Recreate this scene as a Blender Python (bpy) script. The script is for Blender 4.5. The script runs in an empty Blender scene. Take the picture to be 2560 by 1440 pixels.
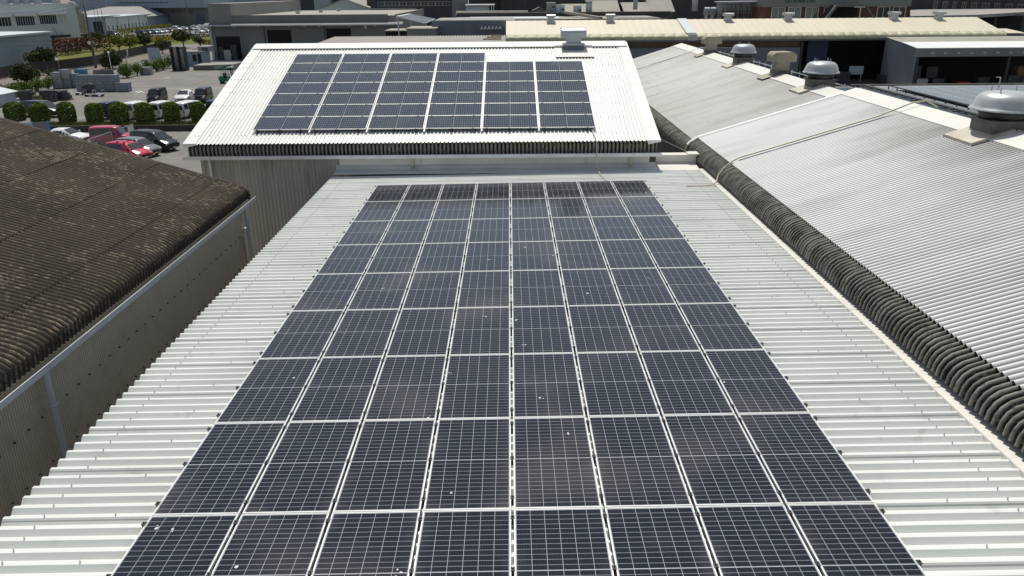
import bpy, math, random
from mathutils import Vector, Matrix
R = random.Random(7)
S = bpy.context.scene
COL = S.collection
rad = math.radians

# ---------------------------------------------------------------- camera
F_PX, CAM_Z = 1940.0, 9.3
TH, PSI, RHO = 0.3643, 0.0006, 0.008
_fw = Vector((math.sin(PSI)*math.cos(TH), math.cos(PSI)*math.cos(TH), -math.sin(TH)))
_r = Vector((math.cos(PSI), -math.sin(PSI), 0)); _u = _r.cross(_fw)
RT = _r*math.cos(RHO) - _u*math.sin(RHO); UP = _u*math.cos(RHO) + _r*math.sin(RHO); FW = _fw
CP = Vector((0, 0, CAM_Z))
cd = bpy.data.cameras.new('camera'); cam = bpy.data.objects.new('camera', cd); COL.objects.link(cam)
cd.sensor_width = 36; cd.lens = 36*F_PX/2560; cd.clip_start = .1; cd.clip_end = 6000
m = Matrix((RT, UP, -FW)).transposed().to_4x4(); m.translation = CP
cam.matrix_world = m
S.camera = cam

def ray(px, py): return FW + RT*((px-1280)/F_PX) - UP*((py-720)/F_PX)
def at(px, py, z=0.0):
    d = ray(px, py); return CP + d*((z-CP.z)/d.z)
def aty(px, py, y):
    d = ray(px, py); return CP + d*((y-CP.y)/d.y)

# ---------------------------------------------------------------- light
SUN_EL, SUN_AZ = rad(64), rad(-4)          # azimuth from +Y, minus = to the left
W = bpy.data.worlds.new('World'); S.world = W; W.use_nodes = True
nt = W.node_tree; bg = nt.nodes['Background']
sky = nt.nodes.new('ShaderNodeTexSky'); sky.sky_type = 'NISHITA'; sky.sun_disc = False
sky.sun_elevation = SUN_EL; sky.sun_rotation = SUN_AZ; sky.air_density = 1.0; sky.dust_density = 1.0
hs_ = nt.nodes.new('ShaderNodeHueSaturation'); hs_.inputs['Saturation'].default_value = .62      # camera white balance
nt.links.new(sky.outputs[0], hs_.inputs['Color']); nt.links.new(hs_.outputs[0], bg.inputs[0]); bg.inputs[1].default_value = 0.095
sd = Vector((math.sin(SUN_AZ)*math.cos(SUN_EL), math.cos(SUN_AZ)*math.cos(SUN_EL), math.sin(SUN_EL)))
sl = bpy.data.lights.new('sun', 'SUN'); sl.energy = 3.9; sl.angle = rad(.53); sl.color = (1, .965, .885)
so = bpy.data.objects.new('sun', sl); so.rotation_euler = sd.to_track_quat('Z', 'Y').to_euler(); COL.objects.link(so)
S.view_settings.view_transform = 'Standard'; S.view_settings.look = 'None'; S.view_settings.exposure = 0.0
S.render.engine = 'CYCLES'
S.cycles.max_bounces = 6; S.cycles.diffuse_bounces = 3; S.cycles.glossy_bounces = 3

# ---------------------------------------------------------------- helpers
OFF = {}
def tag(o, label=None, cat=None, group=None, kind=None):
    if label: o['label'] = label
    if cat: o['category'] = cat
    if group: o['group'] = group
    if kind: o['kind'] = kind
    return o
def empty(name, loc, label=None, cat=None, group=None):
    o = bpy.data.objects.new(name, None); o.empty_display_size = .2; COL.objects.link(o)
    o.location = loc; OFF[o] = Vector(loc); return tag(o, label, cat, group)
def copy_tree(o, parent=None):
    c = o.copy(); COL.objects.link(c)
    if parent: c.parent = parent
    OFF[c] = OFF.get(o, Vector())
    for ch in list(o.children): copy_tree(ch, c)
    return c

class MB:
    def __init__(s): s.v = []; s.f = []; s.a = []; s.uv = None; s.mi = []
    def add(s, pts, faces, a=None):
        b = len(s.v); s.v += [tuple(p) for p in pts]; s.f += [tuple(i+b for i in f) for f in faces]
        s.a += list(a) if a is not None else [0.5]*len(pts)
        return s
    def quad(s, a, b, c, d): return s.add([a, b, c, d], [(0, 1, 2, 3)])
    def poly(s, pts): return s.add(pts, [tuple(range(len(pts)))])
    def box(s, x0, y0, z0, x1, y1, z1, rz=0, piv=None):
        p = [Vector((x, y, z)) for x in (x0, x1) for y in (y0, y1) for z in (z0, z1)]
        if rz:
            pv = Vector(piv) if piv else Vector(((x0+x1)/2, (y0+y1)/2, 0)); M = Matrix.Rotation(rz, 3, 'Z')
            p = [M @ (q-pv) + pv for q in p]
        return s.add(p, [(0, 1, 3, 2), (4, 6, 7, 5), (0, 4, 5, 1), (2, 3, 7, 6), (0, 2, 6, 4), (1, 5, 7, 3)])
    def bar(s, a, b, w, h=None):
        a = Vector(a); b = Vector(b); d = (b-a).normalized(); h = h or w
        up = Vector((0, 0, 1)) if abs(d.z) < .95 else Vector((0, 1, 0))
        x = d.cross(up).normalized(); y = x.cross(d)
        p = [q + x*(i*w/2) + y*(j*h/2) for q in (a, b) for i, j in ((-1, -1), (1, -1), (1, 1), (-1, 1))]
        return s.add(p, [(3, 2, 1, 0), (4, 5, 6, 7), (0, 1, 5, 4), (1, 2, 6, 5), (2, 3, 7, 6), (3, 0, 4, 7)])
    def tube(s, pts, r, n=8, taper=None):
        pts = [Vector(p) for p in pts]; ring = []
        for i, p in enumerate(pts):
            d = (pts[min(i+1, len(pts)-1)] - pts[max(i-1, 0)]).normalized()
            up = Vector((0, 0, 1)) if abs(d.z) < .9 else Vector((1, 0, 0))
            x = d.cross(up).normalized(); y = x.cross(d)
            rr = r if taper is None else r + (taper-r)*i/(len(pts)-1)
            ring.append([p + x*math.cos(2*math.pi*k/n)*rr + y*math.sin(2*math.pi*k/n)*rr for k in range(n)])
        v = [q for g in ring for q in g]; f = []
        for i in range(len(pts)-1):
            for k in range(n):
                f.append((i*n+k, i*n+(k+1) % n, (i+1)*n+(k+1) % n, (i+1)*n+k))
        f.append(tuple(range(n))[::-1]); f.append(tuple((len(pts)-1)*n+k for k in range(n)))
        return s.add(v, f)
    def lathe(s, prof, c=(0, 0, 0), n=24):
        v = []; f = []
        for r, z in prof:
            v += [(c[0]+r*math.cos(2*math.pi*k/n), c[1]+r*math.sin(2*math.pi*k/n), c[2]+z) for k in range(n)]
        for i in range(len(prof)-1):
            for k in range(n): f.append((i*n+k, i*n+(k+1) % n, (i+1)*n+(k+1) % n, (i+1)*n+k))
        f.append(tuple(range(n))[::-1]); f.append(tuple((len(prof)-1)*n+k for k in range(n)))
        return s.add(v, f)
    def prism(s, poly, axis, a0, a1):
        def P(p, a): return (a, p[0], p[1]) if axis == 'x' else ((p[0], a, p[1]) if axis == 'y' else (p[0], p[1], a))
        n = len(poly); v = [P(p, a0) for p in poly] + [P(p, a1) for p in poly]
        f = [tuple(range(n))[::-1], tuple(range(n, 2*n))] + [(i, (i+1) % n, (i+1) % n+n, i+n) for i in range(n)]
        return s.add(v, f)
    def sheet(s, axis, us, path, rise=None):
        """corrugated sheet: us = [(u, height)], u runs along the axis, path = 2D section it is swept over"""
        n = len(path); nr = []
        for i in range(n):
            a = Vector(path[max(i-1, 0)]); b = Vector(path[min(i+1, n-1)]); d = (b-a).normalized(); q = Vector((-d.y, d.x))
            if q.y < 0 and abs(q.y) > .3: q = -q
            nr.append(q)
        v = []; f = []; at_ = []
        hs = [h for _, h in us]; lo, hi = min(hs), max(hs)
        for u, h in us:
            for i in range(n):
                p = path[i][0]+nr[i].x*h; z = path[i][1]+nr[i].y*h + (rise(u, p) if rise else 0)
                v.append((u, p, z) if axis == 'x' else (p, u, z)); at_.append((h-lo)/(hi-lo) if hi > lo else .5)
        for k in range(len(us)-1):
            for i in range(n-1): f.append((k*n+i, (k+1)*n+i, (k+1)*n+i+1, k*n+i+1))
        return s.add(v, f, at_)
    def build(s, name, mat, parent=None, smooth=False, loc=None, attr=False):
        off = Vector((0, 0, 0))
        if parent is not None: off = OFF[parent]
        elif loc is not None: off = Vector(loc)
        elif s.v:
            xs = [p[0] for p in s.v]; ys = [p[1] for p in s.v]; zs = [p[2] for p in s.v]
            off = Vector(((min(xs)+max(xs))/2, (min(ys)+max(ys))/2, min(zs)))
        me = bpy.data.meshes.new(name)
        me.from_pydata([(p[0]-off.x, p[1]-off.y, p[2]-off.z) for p in s.v], [], s.f)
        if attr:
            at_ = me.attributes.new('crest', 'FLOAT', 'POINT'); at_.data.foreach_set('value', s.a)
        if s.uv:
            l = me.uv_layers.new(name='UVMap')
            for i, q in enumerate(s.uv): l.data[i].uv = q
        for mm in (mat if isinstance(mat, (list, tuple)) else [mat]): me.materials.append(mm)
        if smooth:
            me.polygons.foreach_set('use_smooth', [True]*len(me.polygons))
        me.update()
        o = bpy.data.objects.new(name, me); COL.objects.link(o)
        if parent is not None: o.parent = parent; OFF[o] = off
        else: o.location = off; OFF[o] = off
        return o

def wave(a, b, per, amp, n=6):
    out = []; k = int(round((b-a)/per*n))
    for i in range(k+1): u = a+(b-a)*i/k; out.append((u, amp*.5*(1+math.cos(2*math.pi*i/n))))
    return out
def trap(a, b, per, h, crest, web, jit=0):
    out = [(a, 0)]; u = a
    tr = per-crest-2*web
    while u+per <= b+1e-6:
        out += [(u+tr/2, 0), (u+tr/2+web, h), (u+tr/2+web+crest, h), (u+tr/2+2*web+crest, 0)]; u += per
    out.append((b, 0)); return out

# ---------------------------------------------------------------- materials
def N(nt, t, **k):
    n = nt.nodes.new(t)
    for a, b in k.items(): setattr(n, a, b)
    return n
def newmat(name):
    m = bpy.data.materials.new(name); m.use_nodes = True; return m, m.node_tree, m.node_tree.nodes['Principled BSDF']
def math_(nt, op, a, b=None, c=None):
    n = nt.nodes.new('ShaderNodeMath'); n.operation = op
    for i, q in enumerate((a, b, c)):
        if q is None: continue
        if isinstance(q, (int, float)): n.inputs[i].default_value = q
        else: nt.links.new(q, n.inputs[i])
    return n.outputs[0]
def mix_(nt, fac, a, b):
    n = nt.nodes.new('ShaderNodeMix'); n.data_type = 'RGBA'
    for i, q in ((0, fac), (6, a), (7, b)):
        if isinstance(q, (int, float)): n.inputs[i].default_value = q
        elif isinstance(q, tuple): n.inputs[i].default_value = (*q, 1) if len(q) == 3 else q
        else: nt.links.new(q, n.inputs[i])
    return n.outputs[2]
def ramp_(nt, fac, a, b):
    n = nt.nodes.new('ShaderNodeMapRange'); n.clamp = True
    nt.links.new(fac, n.inputs[0]); n.inputs[1].default_value = a; n.inputs[2].default_value = b; return n.outputs[0]
def noise_(nt, scale, detail=4, stretch=(1, 1, 1), coord='Object', rough=.55):
    t = nt.nodes.new('ShaderNodeTexCoord'); mp = nt.nodes.new('ShaderNodeMapping'); mp.inputs['Scale'].default_value = stretch
    nt.links.new(t.outputs[coord], mp.inputs[0])
    n = nt.nodes.new('ShaderNodeTexNoise'); n.inputs['Scale'].default_value = scale; n.inputs['Detail'].default_value = detail; n.inputs['Roughness'].default_value = rough
    nt.links.new(mp.outputs[0], n.inputs['Vector']); return n.outputs[0]
def pm(name, c1, c2=None, scale=1.5, rough=.6, metal=0, bump=0, bscale=30, stretch=(1, 1, 1), lo=.35, hi=.65, spec=.5, c3=None, s3=8, l3=(.58, .72)):
    m, nt, b = newmat(name)
    if c2 is None: c2 = tuple(x*.8 for x in c1)
    n = noise_(nt, scale, 5, stretch); col = mix_(nt, ramp_(nt, n, lo, hi), c1, c2)
    if c3: col = mix_(nt, ramp_(nt, noise_(nt, s3, 6, stretch), *l3), col, c3)
    nt.links.new(col, b.inputs['Base Color'])
    b.inputs['Roughness'].default_value = rough; b.inputs['Metallic'].default_value = metal; b.inputs['Specular IOR Level'].default_value = spec
    if bump:
        bp = nt.nodes.new('ShaderNodeBump'); bp.inputs['Strength'].default_value = bump; bp.inputs['Distance'].default_value = .02
        nt.links.new(noise_(nt, bscale, 4), bp.inputs['Height']); nt.links.new(bp.outputs[0], b.inputs['Normal'])
    return m
M = {}
M['roof_white'] = pm('painted_roof_steel', (.70, .71, .67), (.62, .635, .60), .5, .42, 0, c3=(.5, .5, .46), s3=3, l3=(.62, .8))
M['roof_cover'] = pm('white_cover_steel', (.80, .80, .76), (.74, .74, .70), .4, .4, 0, stretch=(3, .3, 1))
M['flash'] = pm('cream_flashing', (.76, .74, .67), (.68, .66, .6), .8, .45, 0, c3=(.5, .47, .4), s3=4, l3=(.66, .8))
M['trim_white'] = pm('white_trim', (.82, .82, .8), (.76, .76, .73), 1, .4)
M['alu'] = pm('aluminium_frame', (.80, .80, .77), (.74, .74, .71), 3, .38, .25)
M['black'] = pm('black_metal', (.018, .018, .02), (.03, .03, .032), 6, .5)
M['bolt'] = pm('weathered_bolt', (.16, .16, .15), (.08, .08, .08), 6, .5, .3)
M['galv'] = pm('galvanised_steel', (.50, .53, .56), (.40, .43, .46), 2.5, .38, .55)
M['grey_wall'] = pm('grey_corrugated_wall', (.40, .395, .365), (.33, .325, .30), .6, .75, 0, stretch=(4, 4, .4), c3=(.22, .21, .19), s3=1.6, l3=(.55, .75))
M['brown_wall'] = pm('beige_slate_wall', (.58, .53, .43), (.46, .42, .335), .7, .8, 0, stretch=(3, 3, .4), c3=(.24, .215, .17), s3=1.5, l3=(.55, .75))
M['panel_wall'] = pm('white_wall_panel', (.70, .69, .63), (.6, .6, .55), .8, .55, c3=(.45, .43, .36), s3=2, l3=(.6, .8))
M['gutter'] = pm('pale_blue_gutter', (.70, .72, .72), (.60, .62, .63), 1.2, .4)
M['asphalt'] = pm('asphalt', (.185, .175, .158), (.15, .142, .13), .18, .9, 0, .15, 60, c3=(.22, .21, .19), s3=.5, l3=(.5, .7))
M['asphalt_dark'] = pm('road_asphalt', (.10, .098, .094), (.075, .074, .072), .2, .9)
M['concrete'] = pm('concrete', (.33, .32, .29), (.25, .24, .22), .8, .85, 0, .1, 20, c3=(.16, .155, .14), s3=2)
M['paint'] = pm('road_paint', (.62, .62, .59), (.5, .5, .48), 2, .7)
M['grass'] = pm('grass', (.10, .12, .03), (.16, .15, .05), 1.5, .95, c3=(.06, .08, .02), s3=5, spec=.12)
M['soil'] = pm('bare_soil', (.2, .175, .14), (.15, .13, .1), .6, .95)
M['leaf'] = pm('hedge_leaf', (.12, .185, .03), (.17, .24, .045), 3, .6, spec=.12, c3=(.03, .05, .014), s3=6, l3=(.5, .65))
M['leaf_dark'] = pm('dark_leaf', (.045, .065, .02), (.075, .09, .03), 2, .65, c3=(.02, .03, .012), s3=4, spec=.12)
M['leaf_yellow'] = pm('yellow_leaf', (.22, .22, .03), (.13, .16, .025), 1.5, .65, spec=.12)
M['leaf_gold'] = pm('golden_hedge_leaf', (.36, .28, .02), (.25, .22, .02), 1.5, .65, spec=.12)
M['leaf_red'] = pm('red_leaf', (.17, .055, .028), (.085, .045, .02), .8, .6, spec=.12)
M['bark'] = pm('bark', (.10, .075, .055), (.06, .045, .035), 6, .9, 0, .3)
M['cream_roof'] = pm('cream_roof', (.66, .59, .44), (.60, .54, .41), .25, .5, stretch=(1, .3, 1))
M['cream_eave'] = pm('mossy_cream_eave', (.50, .47, .32), (.40, .41, .26), .7, .6, c3=(.3, .31, .2), s3=1.2, l3=(.5, .7))
M['rubber'] = pm('tyre_rubber', (.02, .02, .02), (.03, .03, .03), 5, .8)
M['rim'] = pm('wheel_rim', (.55, .55, .56), (.4, .4, .4), 5, .3, .8)
M['glass'] = pm('window_glass', (.02, .025, .03), (.03, .04, .045), 2, .06, 0, spec=.7)
M['glass_blue'] = pm('blue_window_glass', (.12, .17, .19), (.09, .13, .15), 1, .1, 0, spec=.6)
M['lamp'] = pm('headlight_glass', (.8, .8, .78), (.7, .7, .7), 5, .1)
M['lamp_red'] = pm('tail_light', (.35, .02, .02), (.25, .01, .01), 5, .15)
M['plate'] = pm('number_plate', (.8, .8, .78), (.75, .75, .7), 5, .5)
M['plate_yellow'] = pm('yellow_plate', (.75, .5, .03), (.7, .45, .03), 5, .5)
for n_, c_ in dict(white=(.78, .78, .76), black=(.012, .012, .015), red=(.55, .03, .07), pinkred=(.46, .06, .10), silver=(.5, .52, .54), navy=(.02, .03, .06), teal=(.25, .33, .34), maroon=(.14, .03, .035), grey=(.16, .17, .18)).items():
    M['car_'+n_] = pm(n_+'_car_paint', c_, tuple(x*.93 for x in c_), 2, .22, 0, spec=.6)
M['white_far'] = pm('pale_green_white_wall', (.60, .66, .64), (.54, .6, .58), .05, .7)
M['blue_wall'] = pm('blue_grey_siding', (.28, .34, .37), (.23, .29, .33), .15, .65, stretch=(1, 1, 4))
M['pale_roof'] = pm('pale_metal_roof', (.56, .6, .6), (.5, .54, .54), .1, .5)
M['tile_roof'] = pm('grey_slate_roof', (.30, .29, .29), (.25, .24, .245), .2, .7)
M['steel_blue'] = pm('blue_grey_building', (.30, .36, .42), (.25, .31, .37), .05, .7)
M['ware'] = pm('grey_warehouse_wall', (.21, .22, .215), (.165, .175, .175), .15, .75, stretch=(1, 1, .3))
M['ware_light'] = pm('grey_green_cladding', (.25, .26, .24), (.21, .22, .2), .2, .7)
M['ware_dark'] = pm('dark_grey_cladding', (.06, .063, .066), (.045, .047, .05), .4, .75, stretch=(3, 3, .3))
M['slate_blue'] = pm('slate_blue_wall', (.165, .185, .215), (.135, .15, .175), .3, .7, stretch=(2, 2, .4))
M['brown_dark'] = pm('brown_rust_wall', (.13, .10, .07), (.09, .07, .05), .5, .8, stretch=(2, 2, .5))
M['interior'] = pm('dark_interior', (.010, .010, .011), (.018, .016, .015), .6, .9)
M['flat_roof'] = pm('gravel_flat_roof', (.36, .34, .28), (.29, .28, .24), .2, .9, c3=(.22, .21, .18), s3=.6)
M['slate_old'] = pm('old_grey_slate_roof', (.33, .31, .28), (.27, .25, .225), .4, .85)
M['brick'] = pm('red_brick_column', (.18, .065, .04), (.13, .05, .032), 2, .8)
M['fence_brown'] = pm('dark_brown_fence', (.055, .045, .045), (.04, .033, .034), .6, .8)
M['crate'] = pm('grey_blue_crate', (.17, .20, .25), (.12, .145, .18), .9, .6, stretch=(1, 1, 2), c3=(.28, .31, .35), s3=2, l3=(.56, .7))
M['wrap'] = pm('stretch_wrap', (.42, .43, .45), (.28, .28, .3), 1.5, .35, c3=(.6, .6, .6), s3=4)
M['junk'] = pm('dark_scrap', (.035, .036, .04), (.06, .06, .062), 2, .6, c3=(.13, .12, .11), s3=4)
M['pallet'] = pm('dark_green_pallet', (.06, .075, .075), (.045, .055, .055), 2, .7)
M['wood'] = pm('wood', (.25, .17, .1), (.18, .12, .07), 3, .8)
M['blue'] = pm('blue_plastic', (.03, .25, .55), (.02, .2, .45), 3, .45)
M['blue_dark'] = pm('blue_shutter', (.012, .028, .075), (.01, .022, .055), .6, .6)
M['green'] = pm('green_paint', (.02, .2, .1), (.015, .16, .085), 2, .4)
M['red'] = pm('red_plastic', (.5, .05, .03), (.4, .04, .03), 2, .5)
M['skin'] = pm('skin', (.45, .28, .2), (.4, .25, .18), 3, .6)
M['cloth'] = pm('dark_workwear', (.025, .028, .035), (.02, .02, .025), 3, .9)
M['pipe'] = pm('cream_conduit', (.55, .51, .38), (.46, .43, .33), 1.5, .5)
M['wire'] = pm('wire', (.03, .03, .03), (.04, .04, .04), 1, .6)
M['pole'] = pm('grey_concrete_pole', (.15, .15, .15), (.11, .11, .11), 1, .8)
M['hood'] = pm('weathered_vent_hood', (.36, .325, .25), (.27, .23, .165), 1.6, .7, c3=(.25, .17, .1), s3=2.2, l3=(.6, .75))
M['curb'] = pm('weathered_curb', (.17, .16, .14), (.11, .105, .095), 2, .7, c3=(.06, .06, .055), s3=4)
M['dome'] = pm('spun_aluminium', (.50, .52, .52), (.40, .42, .42), 1.6, .42, .3, c3=(.30, .29, .26), s3=3, l3=(.6, .78))
M['seam'] = pm('lap_seam_gap', (.40, .41, .385), (.33, .34, .32), 3, .6)  # grey band along the sheet lap seams
M['neighbour'] = pm('grey_membrane', (.24, .26, .27), (.19, .205, .215), .5, .8)
M['sheet_blue'] = pm('blue_grey_sheet', (.14, .185, .215), (.11, .15, .175), .8, .5, stretch=(.3, 3, 1))
M['dropping'] = pm('white_dropping', (.62, .63, .62), (.5, .52, .53), 30, .8)
M['sign_green'] = pm('dark_green_letter', (.01, .06, .035), (.01, .05, .03), 5, .6)
M['sky_grey'] = pm('pale_panel', (.42, .5, .56), (.36, .44, .5), 1, .5)

def m_cover(name, c1, c2, streak, valley, sc):        # corrugated cover sheets: soot streaks down the slope, rib shading painted into the valleys
    m, nt, b = newmat(name)
    a = N(nt, 'ShaderNodeAttribute', attribute_name='crest')
    n = noise_(nt, .35, 5, (.35, 2.2, 1)); c = mix_(nt, ramp_(nt, n, .38, .68), c1, c2)
    c = mix_(nt, math_(nt, 'MULTIPLY', ramp_(nt, noise_(nt, sc, 6, (.22, 1.3, 1)), .52, .72), .75), c, streak)
    tc = N(nt, 'ShaderNodeTexCoord'); sx = N(nt, 'ShaderNodeSeparateXYZ'); nt.links.new(tc.outputs['Object'], sx.inputs[0])
    soot = math_(nt, 'MULTIPLY', ramp_(nt, math_(nt, 'ADD', sx.outputs[0], math_(nt, 'MULTIPLY', noise_(nt, .8, 3, (.2, 1, 1)), 3.2)), -1.7, 1.2), ramp_(nt, noise_(nt, .30, 4, (.12, 1, 1)), .40, .60))
    c = mix_(nt, math_(nt, 'MULTIPLY', soot, .8), c, (.17, .155, .125))
    c = mix_(nt, ramp_(nt, a.outputs['Fac'], .72, .18), c, valley)
    nt.links.new(c, b.inputs['Base Color']); b.inputs['Roughness'].default_value = .5; return m
M['ridge_cover'] = m_cover('ridge_cover_steel', (.70, .70, .69), (.61, .61, .60), (.48, .47, .44), (.17, .17, .17), .7)
M['old_cover'] = m_cover('weathered_white_cover', (.41, .415, .40), (.35, .35, .335), (.22, .21, .175), (.17, .17, .16), .9)
def m_rib(name, light, dark, moss, sc, lo=.25, hi=.75):              # asbestos ribs: algae and painted shade darken the valleys, pale crests, mottled
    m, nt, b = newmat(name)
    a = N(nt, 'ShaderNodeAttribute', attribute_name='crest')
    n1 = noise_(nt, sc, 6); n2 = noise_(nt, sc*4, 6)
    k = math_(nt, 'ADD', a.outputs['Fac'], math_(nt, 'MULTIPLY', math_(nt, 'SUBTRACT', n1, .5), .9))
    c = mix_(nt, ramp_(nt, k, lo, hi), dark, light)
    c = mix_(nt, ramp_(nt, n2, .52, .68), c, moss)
    nt.links.new(c, b.inputs['Base Color']); b.inputs['Roughness'].default_value = .92
    bp = nt.nodes.new('ShaderNodeBump'); bp.inputs['Strength'].default_value = .35; bp.inputs['Distance'].default_value = .015
    nt.links.new(noise_(nt, 60, 4), bp.inputs['Height']); nt.links.new(bp.outputs[0], b.inputs['Normal'])
    return m
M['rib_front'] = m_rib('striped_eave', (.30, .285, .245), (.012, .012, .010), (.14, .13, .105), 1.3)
M['rib_right'] = m_rib('sooty_eave', (.30, .285, .24), (.010, .010, .010), (.11, .10, .085), 3.0, .42, .92)  # wide dark range paints shade into the gaps of the sooty ribs
def m_moss():
    m, nt, b = newmat('mossy_slate')
    a = N(nt, 'ShaderNodeAttribute', attribute_name='crest')
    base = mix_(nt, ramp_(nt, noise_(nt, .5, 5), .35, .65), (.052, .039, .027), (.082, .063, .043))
    base = mix_(nt, ramp_(nt, a.outputs['Fac'], .1, .8), (.012, .010, .009), base)  # valleys painted darker to strengthen the rib shading
    pat = math_(nt, 'ADD', math_(nt, 'MULTIPLY', noise_(nt, .8, 4), .30), math_(nt, 'MULTIPLY', noise_(nt, 10, 5, (.6, 1.5, 1), rough=.75), .72))
    lich = math_(nt, 'MULTIPLY', ramp_(nt, pat, .535, .60), ramp_(nt, a.outputs['Fac'], .35, .9))
    c = mix_(nt, math_(nt, 'MULTIPLY', lich, .75), base, (.30, .25, .165))
    c = mix_(nt, math_(nt, 'MULTIPLY', ramp_(nt, noise_(nt, 9, 6), .6, .72), .6), c, (.05, .062, .02))
    nt.links.new(c, b.inputs['Base Color']); b.inputs['Roughness'].default_value = .95
    bp = nt.nodes.new('ShaderNodeBump'); bp.inputs['Strength'].default_value = .4; bp.inputs['Distance'].default_value = .015
    nt.links.new(noise_(nt, 22, 6), bp.inputs['Height']); nt.links.new(bp.outputs[0], b.inputs['Normal'])
    return m
M['moss'] = m_moss()
M['wall_slate'] = m_rib('beige_slate_ribs', (.80, .70, .52), (.50, .44, .33), (.58, .50, .37), .8)  # darker grooves put the corrugation shading into the colour
M['skirt'] = pm('stained_skirt', (.56, .52, .43), (.44, .40, .32), 1.5, .6, c3=(.33, .24, .14), s3=2.5, l3=(.6, .75))

PW, PL, PH = 1.002, 2.015, .035
def m_cells(name, ca, cb, cc):
    m, nt, b = newmat(name)
    uv = N(nt, 'ShaderNodeUVMap'); sp = N(nt, 'ShaderNodeSeparateXYZ'); nt.links.new(uv.outputs[0], sp.inputs[0])
    U = math_(nt, 'MULTIPLY', sp.outputs[0], PW); V = math_(nt, 'MULTIPLY', sp.outputs[1], PL)
    def near(coord, start, pitch, w):                # 1 where coord lies within w of a grid line
        q = math_(nt, 'DIVIDE', math_(nt, 'SUBTRACT', coord, start), pitch)
        d = math_(nt, 'ABSOLUTE', math_(nt, 'SUBTRACT', q, math_(nt, 'ROUND', q)))
        return math_(nt, 'LESS_THAN', d, w/pitch)
    pu = (PW-.044)/6; pv = (PL-.05)/24
    gu = near(U, .022, pu, .0024); gv = near(V, .025, pv, .0019)
    mid = math_(nt, 'LESS_THAN', math_(nt, 'ABSOLUTE', math_(nt, 'SUBTRACT', V, PL/2)), .0065)
    eu = math_(nt, 'GREATER_THAN', math_(nt, 'ABSOLUTE', math_(nt, 'SUBTRACT', U, PW/2)), PW/2-.021)
    ev = math_(nt, 'GREATER_THAN', math_(nt, 'ABSOLUTE', math_(nt, 'SUBTRACT', V, PL/2)), PL/2-.023)
    line = math_(nt, 'MAXIMUM', math_(nt, 'MAXIMUM', gu, gv), math_(nt, 'MAXIMUM', mid, math_(nt, 'MAXIMUM', eu, ev)))
    bus = near(U, .022, pu/9, .0011)
    oi = N(nt, 'ShaderNodeObjectInfo')
    geo = N(nt, 'ShaderNodeNewGeometry')
    def wn(sc, det, loc=0):
        n = nt.nodes.new('ShaderNodeTexNoise'); n.inputs['Scale'].default_value = sc; n.inputs['Detail'].default_value = det
        nt.links.new(geo.outputs['Position'], n.inputs['Vector']); return n.outputs[0]
    cell = mix_(nt, oi.outputs['Random'], ca, cb)
    # every cell its own faint tint
    wnz = nt.nodes.new('ShaderNodeTexWhiteNoise'); wnz.noise_dimensions = '3D'
    cx = nt.nodes.new('ShaderNodeCombineXYZ')
    nt.links.new(math_(nt, 'FLOOR', math_(nt, 'DIVIDE', math_(nt, 'SUBTRACT', U, .022), pu)), cx.inputs[0])
    nt.links.new(math_(nt, 'FLOOR', math_(nt, 'DIVIDE', math_(nt, 'SUBTRACT', V, .025), pv)), cx.inputs[1]); nt.links.new(oi.outputs['Random'], cx.inputs[2])
    nt.links.new(cx.outputs[0], wnz.inputs['Vector'])
    cell = mix_(nt, math_(nt, 'MULTIPLY', wnz.outputs[0], .45), cell, cc)
    c = mix_(nt, math_(nt, 'MULTIPLY', bus, .75), cell, (.07, .078, .095))
    c = mix_(nt, line, c, (.42, .445, .475))
    dust = math_(nt, 'MULTIPLY', ramp_(nt, wn(.55, 5), .53, .72), .11)
    edge = math_(nt, 'MULTIPLY', ramp_(nt, math_(nt, 'ABSOLUTE', math_(nt, 'SUBTRACT', U, PW/2)), .33, .50), ramp_(nt, wn(1.4, 4), .48, .68))
    c = mix_(nt, math_(nt, 'ADD', math_(nt, 'ADD', dust, .004), math_(nt, 'MULTIPLY', edge, .10)), c, (.30, .27, .23))
    low_ = math_(nt, 'MULTIPLY', ramp_(nt, V, .16, .0), ramp_(nt, wn(2.2, 5), .42, .62))       # dust caught above the lower frame edge
    c = mix_(nt, math_(nt, 'MULTIPLY', low_, .14), c, (.30, .27, .22))
    nt.links.new(c, b.inputs['Base Color'])
    nt.links.new(math_(nt, 'ADD', .09, math_(nt, 'MULTIPLY', dust, .6)), b.inputs['Roughness']); b.inputs['IOR'].default_value = 1.27
    return m
M['cells'] = m_cells('solar_cells', (.006, .0095, .018), (.009, .012, .019), (.012, .017, .025))
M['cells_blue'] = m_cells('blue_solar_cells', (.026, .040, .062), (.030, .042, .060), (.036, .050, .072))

# ================================================================ ground
ZG, ZL = -4.0, -3.4                                 # the street side lies lower; the upper car park is a low terrace
XS = -7.0
g = MB().quad((XS, -60, 0), (1500, -60, 0), (1500, 3000, 0), (XS, 3000, 0)); g.quad((-1500, -60, ZG), (XS, -60, ZG), (XS, 3000, ZG), (-1500, 3000, ZG)); g.quad((XS, -60, ZG), (XS, -60, 0), (XS, 3000, 0), (XS, 3000, ZG))
g = g.build('ground', M['asphalt'], loc=(0, 0, 0)); tag(g, kind='structure')
YT = at(300, 314, ZL).y
MB().box(-330, YT, ZG+.004, -16.5, 700, ZL).build('parking_lot', M['asphalt'], loc=(0, 0, 0))['kind'] = 'structure'
lot = lambda px, py: at(px, py, ZL)

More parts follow.
